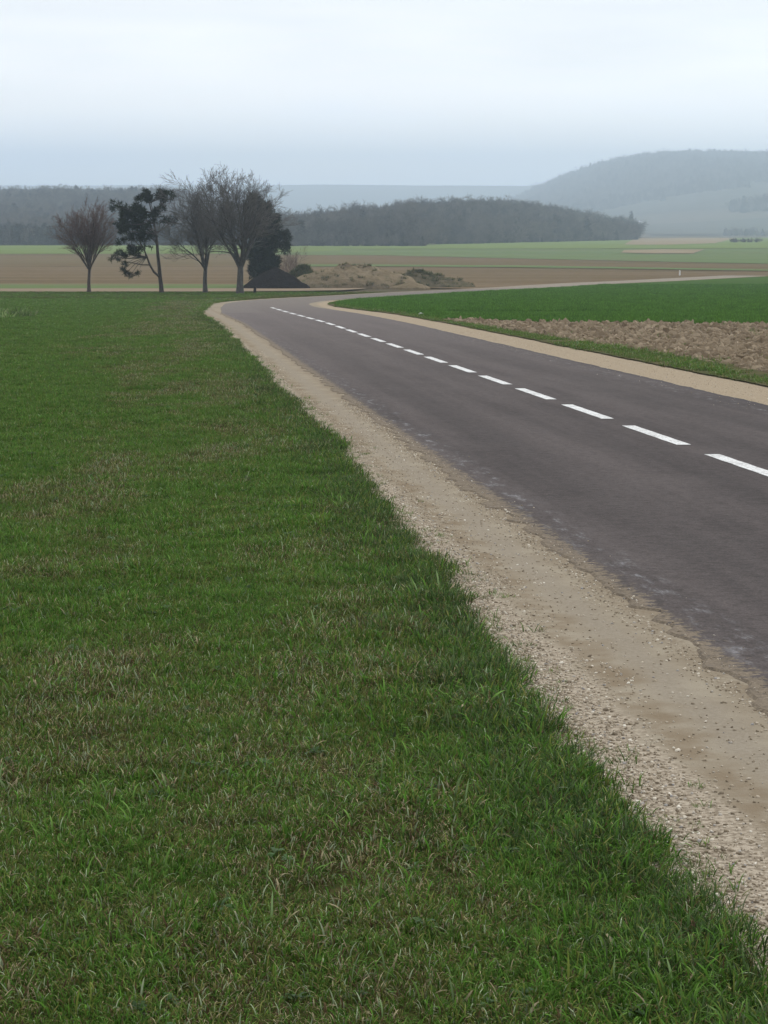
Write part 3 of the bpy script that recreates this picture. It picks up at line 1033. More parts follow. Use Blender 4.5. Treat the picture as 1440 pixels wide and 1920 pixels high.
# ------------------------------------------------------------------ heaps by the junction
def heap(name, uc, vb, wid, hgt, dep, mat, label, seed, sharp=1.0, rough=0.12, n=44):
    bx = base_at(uc, vb)
    t = np.linspace(0, 1, n)
    V = []
    th = np.linspace(0, 2 * math.pi, n, endpoint=False)
    for r in t:
        cx_ = r * np.cos(th); sy = r * np.sin(th)
        prof_ = (1 - r ** 1.0) ** sharp if sharp != 0 else 1 - r
        wob = 1 + 0.16 * (fnoise(np.cos(th) * 1.3 + 5, np.sin(th) * 1.3 + seed, seed) - 0.5) * 2
        x = cx_ * wid / 2 * wob; y_ = sy * dep / 2 * wob
        z = hgt * prof_ * np.ones(n) + rough * (fnoise(x * 1.7 + seed, y_ * 1.7, seed, 4) - 0.5) * 2 * (0.35 + 0.65 * prof_)
        if r == 1: z = z * 0 - 0.25
        V.append(np.stack([x, y_, z], -1))
    V = np.concatenate(V)
    F = []
    for i in range(n - 1):
        for k in range(n):
            F.append((i * n + k, i * n + (k + 1) % n, (i + 1) * n + (k + 1) % n, (i + 1) * n + k))
    o = obj(name, mesh_np(name, V, F, mat, True))
    o.location = bx
    return set_props(o, label, "heap")


heap("gravel_heap", 515, 541.0, 5.8, 1.85, 3.6, M_heap, "black conical heap of road millings below the dark conifer", 4, sharp=0.85, rough=0.2)
M_earth = mat_soil("heap_earth", (0.145, 0.112, 0.068), (0.23, 0.18, 0.115), (0.11, 0.094, 0.052), scale=0.9, fine=4, bump=0.8, bdist=0.1, green=(0.10, 0.11, 0.05), gfac=(0.62, 0.75))
M_earthveg = mat_soil("heap_weeds", (0.065, 0.07, 0.03), (0.13, 0.115, 0.06), (0.09, 0.10, 0.04), scale=0.9, fine=5, bump=0.8, bdist=0.1)
M_earthlow = mat_soil("heap_dull", (0.075, 0.068, 0.038), (0.15, 0.12, 0.075), (0.10, 0.085, 0.05), scale=0.9, fine=5, bump=0.8, bdist=0.1)
heap("earth_mound", 662, 539.5, 10.4, 1.95, 6.0, M_earth, "long beige mound of bare earth by the bend", 6, sharp=0.5, rough=0.42)
heap("overgrown_mound", 568, 537.5, 4.0, 1.6, 4.5, M_earthveg, "green overgrown mound between black heap and bare earth", 9, sharp=0.6, rough=0.3)
heap("weedy_mound", 785, 537.5, 9.4, 1.35, 5.0, M_earthlow, "low dark weedy mound at the right end of the earth", 12, sharp=0.75, rough=0.3)
heap("spoil_heap", 770, 540.5, 3.6, 0.5, 2.5, M_earth, "small low spoil heap in front of the weedy mound", 15, sharp=0.7, rough=0.12)

# ------------------------------------------------------------------ instancing (for what nobody could count)
def source_collection(name, meshes):
    c = bpy.data.collections.new(name)
    for i, me in enumerate(meshes):
        o = bpy.data.objects.new("%s_%02d" % (name, i), me)
        c.objects.link(o)
    return c


def scatter(name, P, rot, scl, idx, coll, label, cat):
    me = bpy.data.meshes.new(name)
    n = len(P)
    me.vertices.add(n)
    me.vertices.foreach_set("co", np.asarray(P, np.float32).ravel())
    for an, ty, data, key in (("r", 'FLOAT_VECTOR', rot, "vector"), ("s", 'FLOAT_VECTOR', scl, "vector"), ("k", 'INT', idx, "value")):
        a = me.attributes.new(an, ty, 'POINT')
        a.data.foreach_set(key, np.asarray(data, np.int32 if ty == 'INT' else np.float32).ravel())
    o = obj(name, me)
    ng = bpy.data.node_groups.new(name + "_nodes", 'GeometryNodeTree')
    ng.interface.new_socket("Geometry", in_out='INPUT', socket_type='NodeSocketGeometry')
    ng.interface.new_socket("Geometry", in_out='OUTPUT', socket_type='NodeSocketGeometry')
    N = ng.nodes
    gi = N.new('NodeGroupInput'); go = N.new('NodeGroupOutput')
    m2p = N.new('GeometryNodeMeshToPoints')
    ci = N.new('GeometryNodeCollectionInfo')
    ci.inputs['Collection'].default_value = coll
    ci.inputs['Separate Children'].default_value = True
    ci.inputs['Reset Children'].default_value = True
    ip = N.new('GeometryNodeInstanceOnPoints')
    ip.inputs['Pick Instance'].default_value = True

    def attr(nm, ty):
        a = N.new('GeometryNodeInputNamedAttribute'); a.data_type = ty
        a.inputs['Name'].default_value = nm
        return a.outputs['Attribute']
    L = ng.links.new
    e2r = N.new('FunctionNodeEulerToRotation')
    L(gi.outputs[0], m2p.inputs['Mesh']); L(m2p.outputs[0], ip.inputs['Points'])
    L(ci.outputs[0], ip.inputs['Instance']); L(attr('k', 'INT'), ip.inputs['Instance Index'])
    L(attr('r', 'FLOAT_VECTOR'), e2r.inputs[0]); L(e2r.outputs[0], ip.inputs['Rotation'])
    L(attr('s', 'FLOAT_VECTOR'), ip.inputs['Scale'])
    L(ip.outputs[0], go.inputs[0])
    md = o.modifiers.new("scatter", 'NODES'); md.node_group = ng
    return set_props(o, label, cat, kind="stuff")


# ------------------------------------------------------------------ grass
def blades(rng, n, rad, ln, wd, cols, prob, lean=0.5, curl=0.8, seg=3):
    V = []; F = []; C = []
    k0 = 0
    cols = np.array(cols)
    for i in range(n):
        a = rng.uniform(0, 2 * math.pi); r = rad * math.sqrt(rng.random())
        base = np.array([r * math.cos(a), r * math.sin(a), -0.012])
        L = rng.uniform(*ln); w = rng.uniform(*wd)
        az = a + rng.normal() * 0.9
        th = abs(rng.normal()) * lean
        cu = curl * rng.uniform(0.2, 1.3)
        c = cols[rng.choice(len(cols), p=prob)] * rng.uniform(0.6, 1.5)
        sa = az + math.pi / 2 + rng.normal() * 0.5
        side = np.array([math.cos(sa), math.sin(sa), 0])
        p = base.copy()
        pts = [p.copy()]
        for s in range(seg):
            d = np.array([math.cos(az) * math.sin(th), math.sin(az) * math.sin(th), math.cos(th)])
            p = p + d * L / seg
            pts.append(p.copy())
            th += cu / seg * 1.3
        for s, q in enumerate(pts[:-1]):
            ww = w * (1.0 if s < seg - 1 else 0.75) * 0.5
            V += [q - side * ww, q + side * ww]
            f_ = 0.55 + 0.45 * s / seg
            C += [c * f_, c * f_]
        V.append(pts[-1]); C.append(c)
        for s in range(seg - 1):
            b = k0 + 2 * s
            F.append((b, b + 1, b + 3, b + 2))
        b = k0 + 2 * (seg - 1)
        F.append((b, b + 1, b + 2))
        k0 += 2 * seg + 1
    return np.array(V), F, np.array(C)


def leaves(rng, n, ln, wd, cols):
    """rosette of broad leaves"""
    V = []; F = []; C = []
    for i in range(n):
        az = 2 * math.pi * i / n + rng.normal() * 0.3
        L = rng.uniform(*ln); w = rng.uniform(*wd)
        el = rng.uniform(0.2, 0.9)
        d = np.array([math.cos(az) * math.cos(el), math.sin(az) * math.cos(el), math.sin(el)])
        sd_ = np.array([-math.sin(az), math.cos(az), 0])
        k = len(V)
        c = np.array(cols[rng.integers(len(cols))]) * rng.uniform(0.8, 1.2)
        dn = np.array([0, 0, -1.0])
        for t, ww, g in ((0, 0.12, 0), (0.35, 0.8, 0), (0.7, 1.0, 0.12), (0.92, 0.5, 0.3)):
            q = d * L * t + dn * L * g
            V += [q - sd_ * w * ww / 2, q + sd_ * w * ww / 2]; C += [c, c]
        V.append(d * L + dn * L * 0.42); C.append(c)
        for s in range(3):
            F.append((k + 2 * s, k + 2 * s + 1, k + 2 * s + 3, k + 2 * s + 2))
        F.append((k + 6, k + 7, k + 8))
    return np.array(V), F, np.array(C)


G1, G2, G3 = (0.058, 0.145, 0.015), (0.092, 0.200, 0.027), (0.140, 0.248, 0.052)
OL, OL2 = (0.145, 0.180, 0.038), (0.21, 0.21, 0.065)
STR, BRN, PAL = (0.40, 0.335, 0.20), (0.15, 0.095, 0.052), (0.38, 0.44, 0.27)
rng = np.random.default_rng(77)
tufts = []
# 0-2 lush green, 3-5 mixed olive, 6-7 dry brown, 8-9 coarse long, 10 rosette weed, 11-12 straw
PALETTE = [G1, G2, G3, OL, OL2, STR, BRN, PAL]
for i in range(3):
    tufts.append(blades(rng, 60, 0.085, (0.022, 0.055), (0.0024, 0.0042), PALETTE, [0.27, 0.33, 0.19, 0.11, 0.04, 0.012, 0.013, 0.035], 0.8, 1.6))
for i in range(3):
    tufts.append(blades(rng, 60, 0.085, (0.02, 0.052), (0.0024, 0.0042), PALETTE, [0.15, 0.23, 0.12, 0.23, 0.12, 0.045, 0.055, 0.05], 0.9, 1.7))
for i in range(2):
    tufts.append(blades(rng, 52, 0.085, (0.02, 0.05), (0.0024, 0.0042), PALETTE, [0.10, 0.10, 0.04, 0.16, 0.15, 0.15, 0.27, 0.03], 1.05, 1.5))
for i in range(2):
    tufts.append(blades(rng, 16, 0.06, (0.05, 0.105), (0.0034, 0.006), PALETTE, [0.30, 0.30, 0.22, 0.06, 0.03, 0.0, 0.02, 0.07], 0.6, 1.6, 4))
tufts.append(leaves(rng, 8, (0.03, 0.055), (0.011, 0.02), [(0.055, 0.105, 0.035), (0.075, 0.13, 0.05), (0.10, 0.15, 0.075)]))
for i in range(2):
    tufts.append(blades(rng, 8, 0.07, (0.025, 0.055), (0.0022, 0.004), PALETTE, [0, 0.05, 0.05, 0.05, 0.15, 0.35, 0.05, 0.30], 1.3, 1.6, 4))
for i in range(2):
    tufts.append(blades(rng, 9, 0.07, (0.04, 0.09), (0.0045, 0.0075), [G2, G3, PAL, (0.17, 0.24, 0.10), STR], [0.30, 0.35, 0.1, 0.2, 0.05], 0.7, 1.9, 5))
for i in range(2):
    tufts.append(blades(rng, 44, 0.085, (0.028, 0.07), (0.0024, 0.0042), [(0.058, 0.115, 0.028), (0.088, 0.145, 0.048), (0.13, 0.165, 0.08), OL, STR, BRN], [0.38, 0.32, 0.14, 0.08, 0.03, 0.05], 0.7, 1.3))
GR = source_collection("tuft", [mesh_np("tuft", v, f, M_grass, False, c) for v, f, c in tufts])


def ring_points(rng, y0, y1, dens, xl, xr):
    """random points between two depths; xl/xr give the sides at depth Y"""
    w = max(xr(y0) - xl(y0), xr(y1) - xl(y1))
    n = int((y1 - y0) * w * dens)
    Y = rng.uniform(y0, y1, n)
    a = np.vectorize(xl)(Y) if n < 10 else xl(Y); b = xr(Y)
    x = rng.uniform(0, 1, n) * w + b - w
    k = x > a
    return x[k], Y[k]


def fr_l(Y): return -0.165 * Y - 1.6
def ed_r(Y):
    s = road_s(Y)
    return np.interp(s, RS, _cx) + grass_edge(s) * 1.0


rng = np.random.default_rng(101)
px, py, sc_ = [], [], []
for y0, y1, dens, sz in ((4.6, 10, 560, 1.0), (10, 16, 430, 1.05), (16, 26, 300, 1.15), (26, 40, 160, 1.2), (40, 60, 95, 1.4), (60, 90, 55, 1.7), (90, 135, 30, 2.1)):
    st = np.linspace(y0, y1, 5)
    for a, b in zip(st[:-1], st[1:]):
        x, Y = ring_points(rng, a, b, dens, fr_l, ed_r)
        px.append(x); py.append(Y); sc_.append(np.full(len(x), sz))
# beyond the bend, under the trees
Yb = rng.uniform(118, 176, 9000); xb = rng.uniform(-36, 4, 9000)
lt = lateral(xb, Yb)
kb = (lt < -3.4) & (Yb > 118)
px.append(xb[kb]); py.append(Yb[kb]); sc_.append(np.full(kb.sum(), 2.3))
px = np.concatenate(px); py = np.concatenate(py); sc_ = np.concatenate(sc_)
s_ = road_s(py)
gap = (ed_r(py) - px)                          # distance from the grass edge
big = fnoise(px * 0.6, py * 0.13, 31, 4)
sml = fnoise(px * 2.3, py * 1.1, 41, 3)
# greener away from the road, duller near it and in worn patches
dry = 0.95 * (big - 0.5) + 0.95 * (sml - 0.5) + 0.10 * np.exp(-((gap - 1.7) / 1.2) ** 2) - 0.13 * sstep((gap - 2.5) / 4) - 0.02
dry = dry - 0.20 * sstep((py - 14) / 25) * sstep((gap - 1.0) / 3) + 0.08 * sstep((py - 12) / 20) * np.exp(-((gap - 2.0) / 1.8) ** 2)
dry = dry + 0.08 * (1 - sstep((py - 7) / 7)) + 0.7 * (fnoise(gap * 0.9, py * 0.02, 66) - 0.5) * sstep((py - 10) / 15)
u_ = rng.random(len(px))
dd_ = dry + (u_ - 0.5) * 0.30
idx = np.where(dd_ < 0.02, rng.integers(0, 3, len(px)), np.where(dd_ < 0.20, rng.integers(3, 6, len(px)), rng.integers(6, 8, len(px))))
e_ = np.exp(-(gap / 0.5) ** 2)
q = rng.random(len(px))
coarse = q < (0.025 + 0.06 * (fnoise(px * 0.9, py * 0.9, 55) > 0.56) + 0.08 * e_)
idx = np.where(coarse & (py < 60), rng.integers(8, 10, len(px)), idx)
q = rng.random(len(px))
idx = np.where((q < 0.012) & (py < 40), 10, idx)
idx = np.where((q > 0.982) & (py < 70), rng.integers(11, 13, len(px)), idx)
q = rng.random(len(px))
fr_ = 0.48 * np.exp(-(gap / (0.2 + 0.25 * fnoise(px * 0.5, py * 0.25, 91))) ** 2)
idx = np.where((q < fr_) & (py < 95), rng.integers(15, 17, len(px)), idx)
q = rng.random(len(px))
idx = np.where((q < 0.05 * (py < 9.5) * (fnoise(px * 1.6, py * 1.1, 58) > 0.52) + 0.006 * (py < 15)), rng.integers(13, 15, len(px)), idx)
thin = rng.random(len(px)) > 0.3 * np.clip((dry - 0.16) * 5, 0, 1)      # bare-ish worn spots
lush = 0.82 + 0.55 * (fnoise(px * 1.4, py * 1.4, 61) - 0.35) + 0.5 * (fnoise(px * 4.0, py * 4.0, 62) - 0.45) + 0.22 * e_
sc_ = sc_ * lush * rng.uniform(0.75, 1.25, len(px))
keep = thin
pz = H(px, py) + micro(px, py) - 0.002
P = np.stack([px, py, pz], 1)[keep]
rot = np.stack([rng.normal(0, 0.10, len(px)), rng.normal(0, 0.10, len(px)), rng.uniform(0, 6.283, len(px))], 1)[keep]
hs = np.where(py > 40, 1.0 / np.maximum(1, sc_ / 1.35), 1.0)
S3 = np.stack([sc_, sc_, sc_ * hs], 1)[keep]
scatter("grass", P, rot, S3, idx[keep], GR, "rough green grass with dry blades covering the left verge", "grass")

# stray tufts on the gravel edge and grass on the right verge
rng = np.random.default_rng(202)
n = 800
ss = 6 + 40 * rng.random(n) ** 1.6
lo = grass_edge(ss) + np.abs(rng.normal(0, 0.12, n)) + 0.01
ex, ey = road_pt(ss, lo)
P1 = np.stack([ex, ey, H(ex, ey) - 0.012], 1)
k1 = rng.choice([0, 1, 3, 4, 8, 9], n); s1 = rng.uniform(0.4, 0.9, n)
n = 15000
ss = rng.uniform(30, 125, n)
vr = verge_r(ss)
f_ = rng.random(n)
lo = vr[:, 0] + 0.1 + (vr[:, -1] - vr[:, 0]) * f_
okv = (fnoise(ss * 0.5, lo * 1.2, 71) > 0.36)
ss, lo, f_ = ss[okv], lo[okv], f_[okv]
ex, ey = road_pt(ss, lo)
P2 = np.stack([ex, ey, H(ex, ey) + 0.012], 1)
k2 = rng.choice([0, 1, 3, 4, 5, 6, 7, 6, 7, 8], len(ss)); s2 = rng.uniform(0.9, 1.5, len(ss))
s2 = s2 * (1 + 0.6 * (fnoise(ss * 0.25, lo, 73) > 0.58))
n3 = 700
Y3 = 38 + 44 * rng.random(n3); x3 = rng.uniform(2, 0.165 * Y3 + 2, n3)
ok3 = (lateral(x3, Y3) > 4.6) & (Y3 < furrow_y(x3)) & (fnoise(x3 * 0.6, Y3 * 0.6, 77) > 0.5)
P3 = np.stack([x3, Y3, H(x3, Y3) + 0.02], 1)[ok3]
k1 = np.concatenate([k1, rng.choice([0, 1, 3, 8], ok3.sum())]); s1 = np.concatenate([s1, rng.uniform(1.2, 2.4, ok3.sum())])
P1 = np.concatenate([P1, P3])
P = np.concatenate([P1, P2]); n = len(P)
ssc = np.concatenate([s1, s2])
scatter("verge_grass", P, np.stack([rng.normal(0, 0.1, n), rng.normal(0, 0.1, n), rng.uniform(0, 6.28, n)], 1), np.stack([ssc] * 3, 1), np.concatenate([k1, k2]), GR,
        "stray grass tufts along the gravel edges and right verge", "grass")

# wheat: sparse short rows of fresh green tufts
WG = [(0.088, 0.192, 0.026), (0.116, 0.230, 0.036), (0.072, 0.168, 0.022)]
wts = [blades(rng, 34, 0.22, (0.08, 0.15), (0.009, 0.016), WG, [0.4, 0.3, 0.3], 0.5, 0.8, 2) for _ in range(3)]
WC = source_collection("wheat_tuft", [mesh_np("wheat_tuft", v, f, M_grass, False, c) for v, f, c in wts])
n = 60000
Yw = 75 + 150 * rng.random(n) ** 1.3
xw = rng.uniform(-6, 0.17 * Yw + 3, n)
lt = lateral(xw, Yw)
kw = (lt > 4.4 * width_f(road_s(np.minimum(Yw, 278)))) & (Yw > furrow_y(xw) + 0.2)
kw &= fnoise(xw * 0.05, Yw * 0.12, 81) > 0.22
xw, Yw = xw[kw], Yw[kw]
n = len(xw)
sw = rng.uniform(0.8, 1.35, n)
scatter("wheat", np.stack([xw, Yw, H(xw, Yw) + 0.012], 1), np.stack([rng.normal(0, 0.08, n), rng.normal(0, 0.08, n), rng.uniform(0, 6.28, n)], 1),
        np.stack([sw, sw, sw], 1), rng.integers(0, 3, n), WC, "young wheat shoots in the field inside the bend", "wheat")


# ------------------------------------------------------------------ stones, clods
def pebble(rng, sub=1):
    import bmesh
    bm = bmesh.new()
    bmesh.ops.create_icosphere(bm, subdivisions=sub, radius=1.0)
    s = rng.uniform(0.7, 1.25, 3); s[2] *= 0.6
    for v in bm.verts:
        k = 1 + rng.uniform(-0.16, 0.16)
        v.co = Vector((v.co.x * s[0] * k, v.co.y * s[1] * k, v.co.z * s[2] * k))
    V = np.array([v.co[:] for v in bm.verts]); F = np.array([[v.index for v in f.verts] for f in bm.faces])
    bm.free()
    return V, F


t = NT("pebbles")
oi = t.n('ShaderNodeObjectInfo')
rp = t.n('ShaderNodeValToRGB')
rp.color_ramp.interpolation = 'LINEAR'
el = rp.color_ramp.elements
el[0].position = 0.0; el[0].color = (0.17, 0.132, 0.09, 1)
el[1].position = 1.0; el[1].color = (0.78, 0.72, 0.61, 1)
for pos_, c_ in ((0.3, (0.31, 0.25, 0.175, 1)), (0.6, (0.46, 0.385, 0.29, 1)), (0.8, (0.54, 0.47, 0.37, 1)), (0.86, (0.26, 0.25, 0.25, 1)), (0.9, (0.58, 0.51, 0.40, 1))):
    x_ = el.new(pos_); x_.color = c_
t.l(oi.outputs['Random'], rp.inputs[0])
M_peb = t.bsdf(rp.outputs[0], 0.85, spec=0.2)
PB = source_collection("pebble", [mesh_np("pebble", *pebble(rng), M_peb, True) for _ in range(6)])
rng = np.random.default_rng(303)
pp = []; psz = []
# loose stone by the grass
for s0, s1, dn in ((5, 12, 5200), (12, 20, 3200), (20, 34, 1300), (34, 55, 400)):
    n = int((s1 - s0) * 0.62 * dn)
    ss = rng.uniform(s0, s1, n)
    lo = grass_edge(ss) - 0.12 + np.abs(rng.normal(0, 0.24, n))
    k = lo < -2.7
    ss, lo = ss[k], lo[k]
    ex, ey = road_pt(ss, lo)
    pp.append(np.stack([ex, ey, H(ex, ey) - 0.010], 1)); psz.append((0.0022 + 0.0062 * rng.random(len(ss)) ** 1.7) * (1 + 0.5 * (rng.random(len(ss)) < 0.06)))
# scattered on the track and crumbs by the tar
for s0, s1, dn, c, w in ((5, 30, 150, -3.1, 0.22), (5, 34, 260, -2.83, 0.06), (30, 70, 90, 3.2, 0.4)):
    n = int((s1 - s0) * dn)
    n = n // 2
    ss = rng.uniform(s0, s1, n); lo = rng.normal(c, w, n)
    ex, ey = road_pt(ss, lo)
    onroad = (lo > -2.74) & (lo < 2.6)
    pp.append(np.stack([ex, ey, H(ex, ey) + np.where(onroad, 0.001, -0.010)], 1)); psz.append(rng.uniform(0.0025, 0.008, n))
P = np.concatenate(pp); sz = np.concatenate(psz); n = len(P)
scatter("gravel", P, rng.uniform(0, 6.28, (n, 3)) * np.array([0.1, 0.1, 1]), np.stack([sz] * 3, 1), rng.integers(0, 6, n), PB,
        "loose pale gravel stones along the shoulder", "gravel")
# clods in the ploughed strip
t = NT("clod_earth")
oi = t.n('ShaderNodeObjectInfo')
M_clods = t.bsdf(t.mix(oi.outputs['Random'], (0.185, 0.138, 0.088), (0.32, 0.25, 0.168)), 0.95, t.noise(t.pos(), 14, 4), 0.8, 0.03, spec=0.1)
CL = source_collection("clod", [mesh_np("clod", *pebble(rng, 2), M_clods, False) for _ in range(5)])
n = 75000
Yc = 36 + 50 * rng.random(n); xc = rng.uniform(0, 0.17 * Yc + 3, n)
lt = lateral(xc, Yc)
kc = (lt > 3.75 + (1.2 - 0.7 * sstep((Yc - 42) / 40))) & (Yc < furrow_y(xc) + 0.3)
xc, Yc = xc[kc], Yc[kc]; n = len(xc)
rowm = 0.5 + 0.5 * np.sin((Yc + 0.045 * xc) * 2 * math.pi / 1.3 + 1.5 * fnoise(xc * 0.3, Yc * 0.3, 5))
sz = (0.02 + 0.075 * rng.random(n) ** 2.2) * (0.6 + 0.7 * rowm)
scatter("clods", np.stack([xc, Yc, H(xc, Yc) - 0.02], 1), rng.uniform(0, 6.28, (n, 3)), np.stack([sz * 1.4, sz, sz * 0.7], 1), rng.integers(0, 5, n), CL,
        "turned clods of beige earth in the ploughed strip", "soil")
# weeds on the ploughed strip are part of the verge grass; tall pale weeds at the left edge of the meadow
wd = [blades(rng, 60, 0.30, (0.18, 0.42), (0.012, 0.03), [(0.18, 0.26, 0.09), (0.26, 0.33, 0.14), (0.11, 0.18, 0.06), (0.36, 0.34, 0.2)], [0.4, 0.25, 0.25, 0.1], 0.5, 0.9, 3) for _ in range(3)]
WDm = [mesh_np("weed_clump", v, f, M_grass, False, c) for v, f, c in wd]
spots = [(12, 598, 1.0), (30, 592, 1.15), (48, 596, 0.9), (62, 590, 0.7), (4, 588, 0.8)]
names_ = ["pale weed clump at the left picture edge, nearest one", "tallest pale weed clump at the left meadow edge", "pale weed clump second from right in the left patch",
          "small pale weed clump, rightmost of the left patch", "pale weed clump behind at the left picture edge"]
for i, (u, v, s) in enumerate(spots):
    x, Y = G(u, v)
    o = bpy.data.objects.new("weed_clump", WDm[i % 3]); link(o)
    o.location = (x, Y, float(H(x, Y)) + 0.01); o.rotation_euler = (0, 0, i * 1.3); o.scale = (s * 1.3, s * 1.3, s)
    set_props(o, names_[i], "weeds", "pale weeds in the meadow")

# rough growth on the overgrown mounds
rng = np.random.default_rng(404)
mw = [blades(rng, 50, 0.25, (0.12, 0.34), (0.015, 0.03), [(0.09, 0.105, 0.035), (0.15, 0.13, 0.07), (0.085, 0.125, 0.04), (0.22, 0.17, 0.11)], [0.35, 0.3, 0.2, 0.15], 0.6, 0.9, 2) for _ in range(3)]
MW = source_collection("mound_weed", [mesh_np("mound_weed", v, f, M_grass, False, c) for v, f, c in mw])
dg = bpy.context.evaluated_depsgraph_get()
mp_, ms_ = [], []
for o in list(COL.objects):
    if o.name.split('.')[0] in ("overgrown_mound", "weedy_mound", "earth_mound"):
        co = np.empty(len(o.data.vertices) * 3); o.data.vertices.foreach_get("co", co); co = co.reshape(-1, 3) + np.array(o.location)
        if o.name.startswith("earth"):
            base_z = o.location.z
            k = (rng.random(len(co)) < 0.35) & (co[:, 2] > base_z - 0.1) & ((co[:, 2] < base_z + 0.42) & (co[:, 1] < o.location.y)) | (rng.random(len(co)) < 0.03)
        else:
            k = rng.random(len(co)) < (0.10 if o.name.startswith('weedy') else 0.4)
        c = co[k] + rng.normal(0, 0.12, (k.sum(), 3)) * np.array([1, 1, 0])
        mp_.append(c); ms_.append(rng.uniform(0.5, 1.25, len(c)))
P = np.concatenate(mp_); sz = np.concatenate(ms_); n = len(P)
scatter("mound_weeds", P, np.stack([rng.normal(0, 0.2, n), rng.normal(0, 0.2, n), rng.uniform(0, 6.28, n)], 1), np.stack([sz] * 3, 1), rng.integers(0, 3, n), MW,
        "dark rough weeds on the mounds by the junction", "weeds")

# ------------------------------------------------------------------ far woods
SPEC_F = dict(seg=[5, 3, 2], wob=[0.12, 0.18, 0.2], trop=[0.0, 0.0, 0.0], taper=[0.85, 0.8, 0.7], n=[10, 9, 5], start=[0.15, 0.2, 0.2],
              ang=[(0.5, 1.1), (0.5, 1.1), (0.3, 0.9)], len=[(0.4, 0.65), (0.4, 0.65), (0.4, 0.6)], rr=[0.5, 0.55, 0.6], rmin=0.035, max=2)


def far_tree_mesh(seed, height, mat):
    rng = np.random.default_rng(seed)
    tb = Tubes()
    th = height * rng.uniform(0.13, 0.24)
    tb.tube([(0, 0, -0.5), (0.05, 0, th * 0.5), (0, 0.05, th)], [0.24, 0.2, 0.17], 5)
    st = []
    k = rng.integers(4, 7)
    for i in range(k):
        az = 2 * math.pi * (i + rng.uniform(-0.3, 0.3)) / k; tilt = 0.08 if i == 0 else rng.uniform(0.35, 1.0)
        d = np.array([math.sin(tilt) * math.cos(az), math.sin(tilt) * math.sin(az), math.cos(tilt)])
        grow(np.array([0, 0, th - rng.uniform(0, 0.6)]), d, (height - th) * rng.uniform(0.65, 0.9), 0.13, 0, 2, SPEC_F, rng, st, 1.0)
    for l, p, r in st:
        tb.tube(p, r, 3)
    return tb.mesh("far_tree", mat)


def far_conifer_mesh(seed, height, mat):
    rng = np.random.default_rng(seed)
    cen = []; rads = []
    for z in np.linspace(height * 0.12, height * 0.95, 9):
        w = (1 - z / height) * height * 0.2 + 0.25
        for k in range(5):
            a = rng.uniform(0, 6.28)
            cen.append(np.array([math.cos(a) * w * 0.6, math.sin(a) * w * 0.6, z])); rads.append(w * 0.6 + 0.2)
    V, F, C = sprays(rng, cen, rads, 6, 0.9, 0.35, [(0.5, 0.5, 0.5)])
    return mesh_np("far_conifer", V, F, mat)


FT = source_collection("far_tree", [far_tree_mesh(500 + i, h, M_wood) for i, h in enumerate((9.5, 11, 10, 12, 8.5, 11))] +
                       [far_conifer_mesh(600 + i, h, M_wood_dark) for i, h in enumerate((11, 9))])


def wood(name, xs, Ys, label, seed, sc=(0.8, 1.15), conif=0.05, flat=1.0):
    rng = np.random.default_rng(seed)
    n = len(xs)
    s = rng.uniform(sc[0], sc[1], n) * (0.78 + 0.46 * fnoise(xs * 0.045, Ys * 0.045, seed + 40))
    idx = rng.integers(0, 6, n)
    idx = np.where(rng.random(n) < conif, rng.integers(6, 8, n), idx)
    return scatter(name, np.stack([xs, Ys, H(xs, Ys)], 1), np.stack([np.zeros(n), np.zeros(n), rng.uniform(0, 6.28, n)], 1), np.stack([s * 1.1, s * 1.1, s * flat], 1), idx, FT, label, "wood")


rng = np.random.default_rng(909)
# knoll wood in the middle: front edge recedes to the right
n = 9000
xk = rng.uniform(-45, 190, n); Yk = rng.uniform(690, 1500, n)


front = wood_front

uk = 720 + xk / Yk * FPX
kk = (Yk > front(xk) + 12 * (fnoise(xk * 0.08, Yk * 0 + 3, 3) - 0.5)) & (uk > 515) & (uk < 1190) & (Yk < front(xk) + 420)
xs_ = rng.uniform(-42, 150, 1300)
Ys_ = front(xs_) + rng.uniform(-6, 14, 1300)
us_ = 720 + xs_ / Ys_ * FPX
ks_ = (us_ > 530) & (us_ < 1190)
wood("wood_edge_scrub", xs_[ks_], Ys_[ks_], "low grey scrub along the front edge of the knoll wood", 21, sc=(0.18, 0.42), conif=0.12)
wood("knoll_wood", xk[kk], Yk[kk], "bare grey wood on the low knoll in the middle distance", 1, conif=0.03, sc=(0.58, 0.86))
# left woods: dark belt in front, hillside behind
n = 1500
xl_ = rng.uniform(-165, -20, n); Yl_ = rng.uniform(745, 850, n)
uk = 720 + xl_ / Yl_ * FPX
kk = (uk < 545) & (uk > -60)
wood("belt_wood", xl_[kk], Yl_[kk], "dark belt of trees at the foot of the left hillside", 2, sc=(0.42, 0.6), conif=0.75)
n = 8000
xh = rng.uniform(-380, 30, n); Yh = rng.uniform(870, 1700, n)
uk = 720 + xh / Yh * FPX
kk = (uk < 600) & (uk > -80) & (xh < -25)
wood("hillside_wood", xh[kk], Yh[kk], "grey brown wood covering the left hillside", 3, sc=(0.6, 0.85), conif=0.1)
# hedge belt across the big hill, then its upper woods
n = 2600
xb_ = rng.uniform(150, 760, n); Yb_ = 2975 + 0.05 * (xb_ - 200) + rng.normal(0, 30, n)
kk = fnoise(xb_ * 0.012, xb_ * 0, 8) > 0.3
wood("hill_belt", xb_[kk], Yb_[kk], "dark belt of trees crossing the hazy hill", 14, sc=(0.7, 1.1), conif=0.5)
